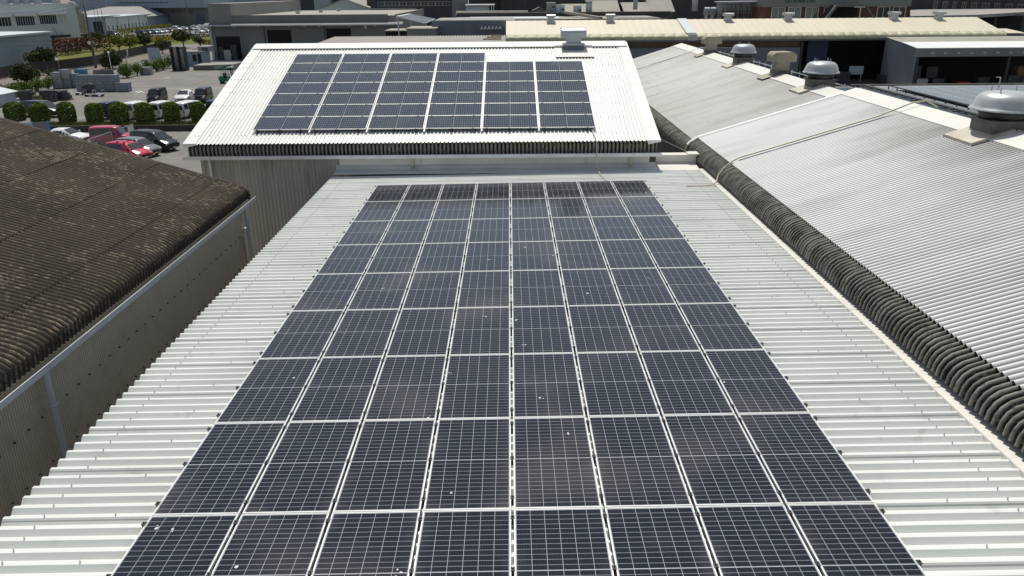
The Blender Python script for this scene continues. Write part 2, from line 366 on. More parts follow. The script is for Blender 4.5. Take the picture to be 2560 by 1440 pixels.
# ================================================================ main building with the big near array
ALPHA = .0112
LX0A = -8.1
ZP = 3.785                                           # top of the panels at x = 0
rz = lambda u, p: ALPHA*p
mb = empty('workshop_building', (0, 15, 0), 'low workshop under a white ribbed steel roof carrying the large near solar array', 'building')
XL, XR, Y0, YW = -5.93, 6.26, 1.0, 25.86
path = [(XL, 3.640), (XR, 3.640)]
us = trap(Y0+.2, YW-.4, .2, .060, .044, .054)
MB().sheet('y', us, path, rise=rz).build('roof', M['roof_white'], mb)
wl = MB().box(XL+.5, Y0+.3, .004, XR-.1, YW-.1, 3.42); wl.build('wall', M['grey_wall'], mb)
sf = MB().box(XL+.06, Y0+.2, 3.50, XL+.14, YW-.45, 3.535); sf.box(XL+.14, Y0+.2, 3.42, XR-.1, YW-.45, 3.5); sf.build('eave_trim', M['trim_white'], mb)
fl = MB()
y = Y0+.2
while y < YW-.5:                                     # edge flashing towards the tall ridge roof, in lengths
    y2 = min(y+3.0, YW-.42)
    fl.box(6.22, y, 3.78, 6.66, y2-.012, 3.788); fl.box(6.215, y, 3.66, 6.228, y2-.012, 3.779); y = y2
fl.build('edge_flashing', M['flash'], mb)
tf = MB(); tf.prism([(25.36, 3.70), (25.36, 3.715), (25.70, 3.80), (25.84, 3.93), (25.84, 3.70)], 'x', XL+.08, 4.86)
tf.build('wall_flashing', M['gutter'], mb)
cp = MB().box(4.96, 26.3, 3.78, 6.34, 26.62, 4.06); cp.box(4.9, 26.26, 4.06, 6.4, 26.66, 4.085); cp.box(6.04, 26.2, 4.09, 6.42, 26.7, 4.12); cp.prism([(25.5, 3.715), (25.5, 3.73), (26.28, 3.80), (26.28, 3.70)], 'x', 4.88, 6.3)
cp.build('coping', M['flash'], mb)
bl = MB()
k = 0; y = Y0+.2
while y+.2 <= YW-.4:
    yc = y+.1; k += 1
    for xx, ev in ((-5.45, 1), (-4.62, 4), (5.02, 4), (5.72, 1), (-2.0, 9), (0.3, 9), (2.6, 9)):
        if k % ev == 0:
            zz = 3.70+ALPHA*xx
            bl.box(xx-.006, yc-.006, zz, xx+.006, yc+.006, zz+.036)
    y += .2
o = bl.build('bolt', M['galv'], mb); o['kind'] = 'stuff'
sm = MB(); k = 0; y = Y0+.2
while y+.2 <= YW-.4:
    k += 1
    if k % 5 == 2:
        sm.add([(XL, y+.060, 3.681+ALPHA*XL), (XR-.05, y+.060, 3.681+ALPHA*XR), (XR-.05, y+.046, 3.664+ALPHA*XR), (XL, y+.046, 3.664+ALPHA*XL)], [(0, 1, 2, 3)])
    y += .2
sm.build('seam', M['seam'], mb)

MB().quad((LX0A, -20, ZG+.012), (XL+.4, -20, ZG+.012), (XL+.4, 25.8, ZG+.012), (LX0A, 25.8, ZG+.012)).build('alley_shade', M['interior'], loc=(0, 0, 0))['kind'] = 'structure'  # near-black ground added to cut bounce and deepen shade at the wall foot

# ---------------------------------------------------------------- solar panels
def frame_mb(w, l, h, fw=.013):
    b = MB()
    b.box(-w/2, -l/2, 0, -w/2+fw, l/2, h); b.box(w/2-fw, -l/2, 0, w/2, l/2, h)
    b.box(-w/2+fw, -l/2, 0, w/2-fw, -l/2+fw, h); b.box(-w/2+fw, l/2-fw, 0, w/2-fw, l/2, h); return b
def panel_proto(clamps, cells='cells'):
    r = empty('solar_panel', (0, 0, 0))
    frame_mb(PW, PL, PH).build('frame', M['alu'], r)
    q = MB().quad((-PW/2+.013, -PL/2+.013, PH-.003), (PW/2-.013, -PL/2+.013, PH-.003), (PW/2-.013, PL/2-.013, PH-.003), (-PW/2+.013, PL/2-.013, PH-.003))
    e = .013
    q.uv = [(e/PW, e/PL), (1-e/PW, e/PL), (1-e/PW, 1-e/PL), (e/PW, 1-e/PL)]
    q.build('cell_glass', M[cells], r)
    for (cx, cy, along) in clamps:
        c = MB()
        if along == 'y':
            c.box(cx-.024, cy-.03, PH+.001, cx+.024, cy+.03, PH+.008); c.box(cx-.012, cy-.03, -.05, cx+.012, cy+.03, PH+.001)
            c.lathe([(.008, 0), (.008, .02)], (cx, cy, PH+.008), 8)
        else:
            c.box(cx-.05, cy-.03, PH+.001, cx+.05, cy+.03, PH+.010); c.box(cx-.05, cy-.012, -.09, cx+.05, cy+.012, PH+.001)
        c.build('clamp', M['black'], r)
    return r
ORD = ['first', 'second', 'third', 'fourth', 'fifth', 'sixth', 'seventh', 'eighth', 'ninth', 'tenth']
CW, RP, AX0, AY0 = 1.037, 2.03, -4.158, 23.624
pr = panel_proto([(PW/2+.0175, .86, 'y'), (PW/2+.0175, 0.02, 'y'), (PW/2+.0175, -.80, 'y')])
pl_ = panel_proto([(PW/2+.0175, .86, 'y'), (PW/2+.0175, 0.02, 'y'), (PW/2+.0175, -.80, 'y'), (-PW/2-.0175, .86, 'y'), (-PW/2-.0175, 0.02, 'y'), (-PW/2-.0175, -.80, 'y')])
DROPS = [(1313, 862), (1350, 995), (1420, 1085), (430, 1315), (590, 1410), (389, 1312), (1070, 1042), (1128, 1230), (735, 938), (1215, 790), (1123, 930), (1312, 618), (1778, 788), (1002, 1428), (1383, 640), (1290, 800), (1222, 648), (1613, 486), (1470, 735), (860, 700), (955, 718), (1625, 700), (1810, 960)]
drops = []
for (px, py) in DROPS:
    p = at(px, py, ZP); drops.append((p, px))
used = {'a': False, 'b': False}
for j in range(9):
    for i in range(8):
        proto = pl_ if i == 0 else pr; kx = 'b' if i == 0 else 'a'
        o = copy_tree(proto) if used[kx] else proto
        used[kx] = True
        xc = AX0+CW*(i+.5); yc = AY0-RP*(j+.5)
        o.location = (xc, yc, ZP-PH+ALPHA*xc); o.rotation_euler = (R.uniform(-.0012, .0012), -ALPHA+R.uniform(-.0012, .0012), 0)
        row = 'nearest row' if j == 8 else ('farthest row' if j == 0 else ORD[j]+' row from the far end')
        cl = 'leftmost column' if i == 0 else ('rightmost column' if i == 7 else ORD[i]+' column from left')
        tag(o, 'dark portrait panel, near roof, %s, %s' % (row, cl), 'solar panel', 'solar panels of the near roof array')
        for p, px in drops:
            lx, ly = p.x-xc, p.y-yc
            if abs(lx) < PW/2-.03 and abs(ly) < PL/2-.03:
                b = MB(); rr = random.Random(px)
                for q in range(rr.choice((1, 2, 3))):
                    s = rr.uniform(.006, .012)*(1 if q else 1.5); ox, oy = (rr.uniform(-.05, .05), rr.uniform(-.06, .06)) if q else (0, 0)
                    b.poly([(lx+ox+math.cos(t*.7)*s*rr.uniform(.7, 1.2)*1.2, ly+oy+math.sin(t*.7)*s*rr.uniform(.8, 1.6), PH-.0015) for t in range(9)])
                d = b.build('bird_dropping', M['dropping'], o, loc=None) if False else None
                me = bpy.data.meshes.new('bird_dropping'); me.from_pydata(b.v, [], b.f); me.materials.append(M['dropping'])
                d = bpy.data.objects.new('bird_dropping', me); COL.objects.link(d); d.parent = o

# ================================================================ far building with the white cover roof
fb = empty('gabled_warehouse', (-2.9, 34, 0), 'grey gabled warehouse under a bright white ribbed roof with landscape solar panels', 'building')
FX0, FX1, FY, FZ, FS = -10.68, 4.88, 25.50, 4.70, .2935
RY, RZ = 34.3, 4.70+.2935*8.8
MB().sheet('x', wave(FX0+.04, FX1-.04, .13, .045), [(25.66, 4.28), (25.63, 4.45), (25.64, 4.56), (25.70, 4.64), (25.80, 4.70), (26.2, 4.82)]).build('eave_slates', M['rib_front'], fb, smooth=True, attr=True)
MB().sheet('x', trap(FX0, FX1, .13, .032, .034, .014), [(FY, FZ), (RY-.05, RZ-.015)]).build('roof', M['roof_cover'], fb)
MB().sheet('x', wave(FX0, FX1, .13, .034), [(RY+.05, RZ-.015), (RY+8.8, FZ)]).build('back_roof', M['roof_cover'], fb, smooth=True)
rc = MB(); x = FX0
while x < FX1:
    x2 = min(x+2.7, FX1); dz = .002*R.random()
    rc.prism([(RY-.62, RZ-.125), (RY-.62, RZ-.10), (RY-.03, RZ+.065), (RY+.03, RZ+.065), (RY+.62, RZ-.115), (RY+.62, RZ-.13), (RY, RZ+.05)], 'x', x, x2-.006); x = x2
rc.build('ridge_cap', M['roof_cover'], fb)
for s in (0, 1):
    vb = MB(); y = FY-.02
    x0, x1 = (FX0-.06, FX0+.36) if s == 0 else (FX1-.36, FX1+.06)
    while y < RY-.1:
        y2 = min(y+2.25, RY-.03)
        zz = lambda q: FZ+FS*(q-FY)
        vb.add([(x0, y, zz(y)+.040), (x1, y, zz(y)+.040), (x1, y2-.01, zz(y2)+.037), (x0, y2-.01, zz(y2)+.037),
                (x0, y, zz(y)-.10), (x1, y, zz(y)-.02), (x1, y2-.01, zz(y2)-.02), (x0, y2-.01, zz(y2)-.10)],
               [(0, 1, 2, 3), (0, 3, 7, 4), (1, 5, 6, 2), (0, 4, 5, 1), (2, 6, 7, 3)]); y = y2
    vb.build('verge_trim', M['roof_cover'], fb)
gt = MB(); x = FX0-.12
while x < FX1+.1:
    x2 = min(x+.93, FX1+.12)
    gt.box(x, 25.42, 4.20, x2-.012, 25.435, 4.315); gt.box(x, 25.435, 4.20, x2-.012, 25.58, 4.212); gt.box(x, 25.565, 4.212, x2-.012, 25.58, 4.30)
    gt.box(x2-.03, 25.412, 4.195, x2-.012, 25.42, 4.30); x = x2
gt.build('gutter', M['gutter'], fb)
MB().sheet('x', [(u, h) for u, h in wave(FX0+.3, FX1-.25, .13, .03, 4)], [(YW, ZG), (YW, 4.18)]).build('wall', M['grey_wall'], fb, smooth=True)
sw = MB(); sw.box(FX0+.3, YW+.05, ZG, FX0+.36, RY+8.5, 4.3); sw.box(FX1-.3, YW+.05, .004, FX1-.24, RY+8.5, 4.3); sw.box(FX0+.3, RY+8.44, ZG, FX1-.24, RY+8.5, 4.3)
for xx in (FX0+.3, FX1-.3): sw.prism([(YW+.06, 4.3), (RY, RZ-.1), (RY+8.5, 4.3)], 'x', xx+.002, xx+.058)
sw.box(FX0+.3, YW-.04, ZG, FX0+.42, YW+.02, 4.2)
sw.build('side_wall', M['grey_wall'], fb)
pw = MB(); x = -5.72
for x2 in (-3.0, -.15, 2.55, 4.66):
    pw.box(x, YW-.09, 3.93, x2-.012, YW-.035, 4.19); x = x2
pw.build('wall_panel', M['panel_wall'], fb)
for xx in (-3.25, 4.0):
    b = MB().box(xx-.035, YW-.17, 3.9, xx+.035, YW-.1, 4.2); b.tube([(xx, YW-.14, 3.95), (xx, YW-.15, 3.86), (xx+.02, YW-.3, 3.80)], .045); b.build('downpipe', M['pipe'], fb)
MB().tube([(-10.05, YW-.1, 4.2), (-10.05, YW-.1, ZG)], .05).build('downpipe', M['gutter'], fb)
fbt = MB()
for r_ in range(8):
    yy = 26.0+r_*1.15
    for k in range(115):
        if R.random() < .5:
            xx = FX0+.04+.13*(k+.0); zz = FZ+FS*(yy-FY)+.05
            fbt.box(xx-.01, yy-.01, zz-.01, xx+.01, yy+.01, zz+.02)
o = fbt.build('bolt', M['galv'], fb); o['kind'] = 'stuff'

# far array: six blocks of landscape panels
fp = panel_proto([(PW/2+.012, .72, 'x'), (PW/2+.012, -.05, 'x'), (PW/2+.012, -.85, 'x')], 'cells_blue')
n = 0; th = math.atan(FS)
GX0, GP, FY0, RPITCH = -8.63, 1.925, 26.22, .951
for gi in range(6):
    for rj in range(7 if gi < 4 else 6):
        o = copy_tree(fp) if n else fp; n += 1
        xc = GX0+GP*(gi+.5)-.03; yc = FY0+RPITCH*(rj+.5); zc = FZ+FS*(yc-FY)+.115
        # local x (width) runs down the slope, local y (length) runs across
        X = Vector((0, -math.cos(th), -math.sin(th))); Yv = Vector((1, 0, 0)); Zv = X.cross(Yv)
        mt = Matrix((X, Yv, Zv)).transposed().to_4x4(); mt.translation = Vector((xc, yc, zc))
        o.matrix_world = mt @ Matrix.Diagonal((.982, .930, 1, 1))
        rows = 7 if gi < 4 else 6
        row = 'bottom row' if rj == 0 else ('top row' if rj == rows-1 else ORD[rj]+' row up')
        cl = 'leftmost block' if gi == 0 else ('rightmost block' if gi == 5 else ORD[gi]+' block from left')
        tag(o, 'landscape panel, white gabled roof, %s, %s' % (row, cl), 'solar panel', 'solar panels on the white gabled roof')
rail = MB()
for gi in range(5):
    xx = GX0+GP*(gi+1)-.03
    yy0, yy1 = FY0-.3, FY0+RPITCH*(7 if gi < 3 else 6)
    rail.bar((xx, yy0+.2, FZ+FS*(yy0+.2-FY)+.075), (xx, yy1, FZ+FS*(yy1-FY)+.075), .05, .03)
rail.build('panel_rail', M['trim_white'], fb)

# exhaust stack at the ridge
vx = 2.64
st = empty('exhaust_stack', (vx, RY-.75, RZ-.2), 'square steel exhaust stack with a rounded cross hood at the white ridge', 'vent')
zb = lambda y: FZ+FS*(y-FY)
cb = MB(); cb.box(vx-.40, RY-1.05, zb(RY-1.05)-.05, vx+.40, RY-.25, RZ-.04); cb.build('curb', M['slate_blue'], st)
MB().box(vx-.44, RY-1.09, RZ-.04, vx+.44, RY-.21, RZ+.02).build('curb_flange', M['galv'], st)
MB().prism([(vx-.40, RY-1.05), (vx+.40, RY-1.05), (vx+.31, RY-.9), (vx-.31, RY-.9)], 'z', RZ+.021, RZ+.035).build('collar', M['galv'], st)
MB().box(vx-.30, RY-.92, RZ+.035, vx+.30, RY-.36, RZ+.36).build('duct', M['galv'], st)
hd = MB(); cy = RY-.64; zt = RZ+.27
arc = [(cy-.30, zt)]+[(cy-.30*math.cos(a), zt+.18+.17*math.sin(a)) for a in [math.pi*k/10 for k in range(11)]]+[(cy+.30, zt)]
hd.prism(arc, 'x', vx-.50, vx+.50); hd.build('hood', M['galv'], st)
hd2 = MB(); hd2.box(vx-.515, cy-.31, zt-.02, vx-.502, cy+.31, zt+.36); hd2.box(vx+.502, cy-.31, zt-.02, vx+.515, cy+.31, zt+.36); hd2.build('hood_cheek', M['galv'], st)
fs_ = MB()
for xa, xb in ((vx-.78, vx-.42), (vx+.42, vx+.78)):
    fs_.add([(xa, RY-1.75, zb(RY-1.75)+.075), (xb, RY-1.75, zb(RY-1.75)+.075), (xb, RY-.6, zb(RY-.6)+.075), (xa, RY-.6, zb(RY-.6)+.075)], [(0, 1, 2, 3)])
    fs_.box(xa, RY-.74, zb(RY-.74)+.03, xb, RY-.62, zb(RY-.68)+.14)
fs_.add([(vx-.42, RY-1.75, zb(RY-1.75)+.075), (vx+.42, RY-1.75, zb(RY-1.75)+.075), (vx+.42, RY-1.0, zb(RY-1.0)+.075), (vx-.42, RY-1.0, zb(RY-1.0)+.075)], [(0, 1, 2, 3)])
fs_.build('flashing_skirt', M['flash'], st)

hose = MB(); pts = [(2.75, 26.25, 4.97), (2.78, 25.75, 4.86), (2.80, 25.46, 4.78), (2.82, 25.38, 4.6), (2.84, 25.36, 4.2), (2.86, 25.33, 3.9), (2.88, 25.2, 3.80), (2.9, 24.8, 3.775), (2.96, 24.2, 3.775), (2.98, 23.8, 3.77)]
hose.tube(pts, .015); tag(hose.build('power_conduit', M['pipe'], smooth=True), 'thin cream conduit hanging from the white eave down to the near array', 'conduit')

# ================================================================ left building, mossy slates
lb = empty('mossy_roofed_shed', (-12, 10, 0), 'long shed under a dark mossy corrugated slate roof with a curved eave', 'building')
LX, LZ, LY0, LY1, LS = -7.6, 3.66, -4.0, 22.2, .305
lpath = [(LX-.10, LZ+.03), (LX-.08, LZ+.16), (LX-.13, LZ+.27), (LX-.24, LZ+.36), (LX-.40, LZ+.43)]+[(LX-.40-q, LZ+.43+LS*q) for q in (.6, 1.7, 2.8, 3.9, 5.0, 6.2, 7.4, 8.6)]
ez = lambda q: (LX-.40-q, LZ+.43+LS*q)
MB().sheet('y', wave(LY0, LY1, .13, .058), lpath[:5]+[ez(.25), ez(.6)]).build('eave_course', M['moss'], lb, smooth=True, attr=True)
c0 = .5
while c0 < 8.6:                                      # slate courses, each lapping over the one below
    c1 = min(c0+1.6, 8.6); k = int(c0*10)
    L_, U_ = ez(c0), ez(c1+.12)
    MB().sheet('y', [(u, h+.004*math.sin(u*1.7+k)) for u, h in wave(LY0, LY1, .13, .058)], [(L_[0], L_[1]+.015), ((L_[0]+U_[0])/2, (L_[1]+U_[1])/2+.007), (U_[0], U_[1]-.002)]).build('slate_course', M['moss'], lb, smooth=True, attr=True)
    c0 = c1
vt = MB()
for k in range(len(lpath)-1):
    a, b_ = lpath[k], lpath[k+1]; vt.bar((a[0], LY1+.03, a[1]+.0), (b_[0], LY1+.03, b_[1]+.0), .1, .11)
vt.build('verge', M['moss'], lb, attr=True)
pk = lpath[-1]
MB().sheet('y', wave(LY0, LY1, .13, .05), [(pk[0]-8.6, pk[1]-LS*8.6), pk]).build('back_roof', M['moss'], lb, smooth=True, attr=True)
MB().sheet('y', wave(LY0+.2, LY1-.25, .065, .012, 4), [(LX-.24, ZG), (LX-.24, LZ+.06)]).build('wall', M['wall_slate'], lb, smooth=True, attr=True)
gw = MB().prism([(LX-.25, ZG), (LX-.25, LZ+.3), (pk[0], pk[1]-.12), (pk[0]-8.6, pk[1]-LS*8.6-.12), (pk[0]-8.6, ZG)], 'y', LY1-.3, LY1-.22); gw.build('gable_wall', M['brown_wall'], lb)
gg = MB(); y = LY0
while y < LY1+.3:
    y2 = min(y+.62, LY1+.38); z0 = LZ-.10
    gg.box(LX-.005, y, z0, LX+.01, y2-.01, z0+.115); gg.box(LX-.13, y, z0, LX-.005, y2-.01, z0+.012); gg.box(LX+.01, y2-.024, z0+.005, LX+.018, y2-.008, z0+.11); y = y2
gg.build('gutter', M['gutter'], lb)
for yy in (11.45, 21.85, 1.5):
    b = MB().tube([(LX-.08, yy, LZ-.1), (LX-.08, yy, ZG)], .058, 12)
    for zz in (2.9, 1.6): b.box(LX-.2, yy-.07, zz, LX-.018, yy+.07, zz+.02)
    b.build('downpipe', M['gutter'], lb, smooth=False)
MB().tube([(LX-.16, 21.55, 2.7), (LX-.16, 21.55, ZG)], .035, 8).build('conduit', M['pipe'], lb)
wb = MB()
for zz in (2.75, 1.9, 1.05):
    y = LY0+.5
    while y < LY1-.6:
        wb.box(LX-.235, y-.012, zz-.012, LX-.20, y+.012, zz+.012); y += .39
o = wb.build('bolt', M['bolt'], lb); o['kind'] = 'stuff'

# ================================================================ right ridge roof
rb = empty('ridge_roof_hall', (12.6, 25, 0), 'long hall with white covered ridge roof, sooty rounded eaves and roof vents', 'building')
NX, NZ, RSL, RX = 6.757, 4.274, .30, 12.285
NRZ = NZ+RSL*(RX-NX)
YS, YN, YF = 28.03, 2.0, 58.0
def rib(a, b_):                                      # old asbestos waves, none quite like the next
    out = []; y = a; rr = random.Random(3)
    while y < b_:
        j = rr.uniform(-.006, .006); lift = rr.choice((0, 0, 0, 0, .012))
        for t, h in ((0, 0), (.14, .018), (.28, .046), (.42, .062), (.5, .066), (.58, .062), (.72, .046), (.86, .018)): out.append((y+.13*t+j*math.sin(math.pi*t), h+lift*(t > .2)*(t < .8)))
        y += .13
    out.append((b_, 0)); return out
def eave(dz): return [(NX+a_, NZ+b_+dz) for a_, b_ in ((-.35, -.395), (-.33, -.265), (-.28, -.165), (-.19, -.09), (-.07, -.045), (.09, .005), (.47, .119))]
MB().sheet('y', rib(YN, YS-.05), eave(0)).build('eave_slates', M['rib_right'], rb, smooth=True, attr=True)
MB().sheet('y', rib(YS+.1, YF), eave(-.25)).build('old_eave_slates', M['rib_right'], rb, smooth=True, attr=True)
MB().sheet('y', wave(YN, YS-.02, .13, .050), [(NX, NZ+.045), (RX-.1, NRZ+.015)]).build('roof', M['ridge_cover'], rb, smooth=True, attr=True)
MB().sheet('y', wave(YS+.02, YF, .13, .042), [(NX+.05, NZ+.06-.25), (RX-.1, NRZ+.015-.25)]).build('old_roof', M['old_cover'], rb, smooth=True, attr=True)
for a, b_, dz in ((YN, YS, 0), (YS, YF, -.25)):
    MB().sheet('y', wave(a, b_, .13, .034), [(RX+.1, NRZ+.015+dz), (RX+5.6, NRZ-RSL*5.6+dz)]).build('back_roof', M['roof_cover'], rb, smooth=True)
VY = [19.55, 31.61, 36.4, 42.45, 49.4]
def ridge(a, b_, dz, step, mat, skip=()):
    cuts = [a]+[v for s0, s1 in skip for v in (s0, s1)]+[b_]
    for c0, c1 in zip(cuts[::2], cuts[1::2]):
        r = MB(); y = c0
        while y < c1-.01:
            y2 = min(y+step, c1)
            r.prism([(RX-.62, NRZ-.115+dz), (RX-.62, NRZ-.07+dz), (RX-.04, NRZ+.115+dz), (RX+.04, NRZ+.115+dz), (RX+.62, NRZ-.07+dz), (RX+.62, NRZ-.115+dz), (RX, NRZ+.075+dz)], 'y', y, y2-.008)
            y = y2
        r.build('ridge_cap', mat, rb)
ridge(YN, YS, 0, 2.6, M['flash'], [(VY[0]-.55, VY[0]+.55)])
ridge(YS, YF, -.25, 2.6, M['flash'], [(v-.5, v+.5) for v in VY[1:]])
tr = MB()
for p, q in (((NX-.33, NZ-.165), (NX-.21, NZ-.045)), ((NX-.21, NZ-.045), (NX, NZ+.09)), ((NX, NZ+.09), (9.0, NZ+.09+RSL*(9-NX))), ((9.0, NZ+.09+RSL*(9-NX)), (11.0, NZ+.09+RSL*(11-NX))), ((11.0, NZ+.09+RSL*(11-NX)), (RX, NRZ+.09))):
    tr.bar((p[0], YS+.03, p[1]-.03), (q[0], YS+.03, q[1]-.03), .24, .10)
tr.build('step_trim', M['roof_cover'], rb)
tr2 = MB().bar((NX+.07, YF, NZ-.19), (RX, YF, NRZ-.19), .16, .06); tr2.build('verge_trim', M['roof_cover'], rb)
ww = MB().box(6.68, YN, .004, 6.78, YF-.3, 3.78); ww.box(17.6, YN, .004, 17.7, YF-.3, 3.7)
ww.prism([(6.78, .004), (6.78, 3.78), (RX, NRZ-.42), (17.6, 3.7), (17.6, .004)], 'y', YF-.36, YF-.3); ww.build('wall', M['grey_wall'], rb)
rbt = MB()
for k in range(7):
    xx = 7.05+k*.80; zz = NZ+RSL*(xx-NX)
    for (a, b_, dz, pb) in ((YN, YS-.2, .055, .45), (YS+.3, YF-.3, -.185, .3)):
        y = a
        while y < b_:
            if R.random() < pb: rbt.box(xx-.012, y-.012, zz+dz, xx+.012, y+.012, zz+dz+.03)
            y += .13
o = rbt.build('bolt', M['bolt'], rb); o['kind'] = 'stuff'
sl_ = MB()                                           # sheet laps
for k in range(5):
    xx = 7.7+k*1.1
    for (a, b_, dz) in ((YN, YS-.2, .057), (YS+.3, YF-.3, -.186)):
        if k in (1, 3) or dz < 0:
            zz = NZ+RSL*(xx-NX)+dz
            y = a
            while y < b_:
                if R.random() < .35: sl_.box(xx-.006, y-.02, zz-.01, xx+.006, y+.02, zz+.004)
                y += .13
o = sl_.build('sheet_lap', M['curb'], rb); o['kind'] = 'stuff'

def dome_vent(y, r, dz, label):
    zc = NRZ+dz
    v = empty('roof_ventilator', (RX, y, zc-.3), label, 'roof vent', 'round aluminium ventilators on the ridge')
    c = r*.62
    sk = MB()
    for s in (-1, 1):                                # skirt flashing on both slopes
        sk.add([(RX+s*.02, y-c*1.3, zc+.165), (RX+s*(c+.55), y-c*1.3, zc+.155-RSL*(c+.55)), (RX+s*(c+.55), y+c*1.3, zc+.155-RSL*(c+.55)), (RX+s*.02, y+c*1.3, zc+.165)], [(0, 1, 2, 3)])
        sk.add([(RX+s*.02, y-c*1.3, zc+.165), (RX+s*(c+.55), y-c*1.3, zc+.155-RSL*(c+.55)), (RX+s*(c+.55), y-c*1.3, zc+.02-RSL*(c+.55)), (RX+s*.02, y-c*1.3, zc+.03)], [(0, 1, 2, 3)])
        sk.add([(RX+s*(c+.55), y-c*1.3, zc+.155-RSL*(c+.55)), (RX+s*(c+.55), y+c*1.3, zc+.155-RSL*(c+.55)), (RX+s*(c+.55), y+c*1.3, zc+.02-RSL*(c+.55)), (RX+s*(c+.55), y-c*1.3, zc+.02-RSL*(c+.55))], [(0, 1, 2, 3)])
    sk.build('flashing_skirt', M['skirt'], v)
    cbm = MB().box(RX-c, y-c, zc-.2, RX+c, y+c, zc+.30); cbm.box(RX-c-.07, y-c-.07, zc+.30, RX+c+.07, y+c+.07, zc+.335); cbm.build('curb', M['curb'], v)
    MB().lathe([(c*1.05, .335), (c*1.12, .40), (c*1.2, .58), (c*.9, .60)], (RX, y, zc), 32).build('throat', M['black'], v, smooth=True)
    dm = MB().lathe([(r*.9, .545), (r*1.0, .56), (r*1.0, .575), (r*.97, .60), (r*.93, .63), (r*.91, .66), (r*.86, .78), (r*.78, .88), (r*.67, .945), (r*.55, .965), (r*.52, .975), (r*.25, .985), (.01, .985)], (RX, y, zc), 40)
    dm.build('dome', M['dome'], v, smooth=True)
    for k in range(4):
        a = .6+k*math.pi/2; b = MB().tube([(RX+math.cos(a)*r*.5, y+math.sin(a)*r*.5, zc+.95), (RX+math.cos(a)*r*.5, y+math.sin(a)*r*.5, zc+1.10)], .014, 6); b.build('eye_bolt', M['galv'], v)
    return v
dome_vent(VY[0], .80, 0, 'nearest and largest silver dome ventilator, cut by the picture edge, on the white ridge')
dome_vent(VY[1], .70, -.25, 'silver dome ventilator just beyond the raised white step of the ridge')
dome_vent(VY[3], .67, -.25, 'far silver dome ventilator between the two beige vent hoods')
def hood_vent(y, label):
    zc = NRZ-.25
    v = empty('vent_hood', (RX, y, zc-.3), label, 'vent hood', 'beige vent hoods on the ridge')
    MB().box(RX-.36, y-.36, zc-.15, RX+.36, y+.36, zc+.22).build('curb', M['curb'], v)
    MB().box(RX-.30, y-.30, zc+.22, RX+.30, y+.30, zc+.62).build('duct', M['hood'], v)
    arc = [(RX-.54, zc+.60)]+[(RX-.54+.22-.22*math.cos(a), zc+.82+.2*math.sin(a)) for a in (0, .4, .8, 1.2, 1.57)]+[(RX+.54-.22+.22*math.sin(a), zc+.82+.2*math.cos(a)) for a in (0, .4, .8, 1.2, 1.57)]+[(RX+.54, zc+.60)]
    h = MB().prism(arc, 'y', y-.42, y+.42); h.build('hood', M['hood'], v)
    sk = MB()
    for s in (-1, 1): sk.add([(RX+s*.02, y-.5, zc+.165), (RX+s*.95, y-.5, zc+.155-RSL*.95), (RX+s*.95, y+.5, zc+.155-RSL*.95), (RX+s*.02, y+.5, zc+.165)], [(0, 1, 2, 3)])
    sk.build('flashing_skirt', M['hood'], v)
hood_vent(VY[2], 'beige rounded vent hood standing between the two far silver domes on the ridge')
hood_vent(VY[4], 'farthest beige rounded vent hood, at the far end of the ridge')

def pipe_on_roof(y, dz, r): return [(RX+.5, y, NRZ+dz-.02), (RX+.15, y, NRZ+.16+dz), (RX-.25, y, NRZ+.10+dz)]+[(RX-.25-q, y+.02*math.sin(q*3), NRZ+.06+dz-RSL*(q+.2)) for q in (1, 2, 3, 4, 5)]
pc = MB(); pts = pipe_on_roof(23.6, .09, .03)+[(6.80, 23.5, NZ+.17), (6.55, 23.42, 4.27), (6.34, 23.3, 4.06), (6.25, 23.15, 3.87), (6.10, 23.02, 3.80), (5.8, 22.97, 3.79), (5.3, 22.97, 3.78)]
pc.tube(pts, .024, 8); tag(pc.build('roof_conduit', M['pipe'], smooth=True), 'thick cream conduit running down the near white ridge roof onto the workshop roof', 'conduit')
pc = MB().tube(pipe_on_roof(52.0, -.2, .02)+[(6.95, 52.0, NZ-.1)], .022, 6)
tag(pc.build('roof_conduit', M['galv'], smooth=True), 'thin grey conduit across the far end of the weathered ridge roof', 'conduit')
rl = MB()
rl.tube([(RX+.75, YN, NRZ-.05), (RX+.75, 55, NRZ-.22)], .02, 6)
y = YN
while y < 55: rl.tube([(RX+.75, y, NRZ-.5), (RX+.75, y, NRZ-.06)], .018, 6); y += 1.0
tag(rl.build('guard_rail', M['galv']), 'low steel rail along the back of the white ridge', 'rail')

# alley side wire run between the buildings
cw = MB().tube([(4.95, 27.5, 4.55), (5.6, 27.1, 4.3), (6.2, 26.5, 4.08)], .012, 6); tag(cw.build('cable', M['galv']), 'grey cable from the white warehouse eave to the coping', 'cable')

# neighbour roof behind the ridge with its own array
nb = empty('neighbour_roof', (26, 36, 0), 'low blue grey metal roof behind the white ridge carrying hazy solar panels', 'building')
MB().sheet('y', trap(18, 45.2, .35, .05, .06, .04), [(17.2, 4.05), (20.2, 4.12)]).build('blue_roof', M['sheet_blue'], nb)
MB().box(20.2, 18, .004, 45, 45.6, 4.12).build('roof', M['neighbour'], nb)
e = MB()
y = 18
while y < 45: e.box(20.05, y, 4.12, 20.3, y+.5, 4.24); e.box(19.85, y+.1, 4.12, 20.05, y+.35, 4.19); y += .55
e.build('edge_trim', M['black'], nb)
MB().box(19.6, 45.6, 4.05, 45, 45.75, 4.2).build('parapet', M['curb'], nb)
nrl = MB().tube([(20.95, 20, 4.32), (20.95, 44, 4.32)], .03, 6)
for k in range(25): nrl.tube([(20.95, 20+k, 4.12), (20.95, 20+k, 4.32)], .03, 6)
nrl.build('rail', M['black'], nb)
npn = panel_proto([], 'cells_blue')
n = 0
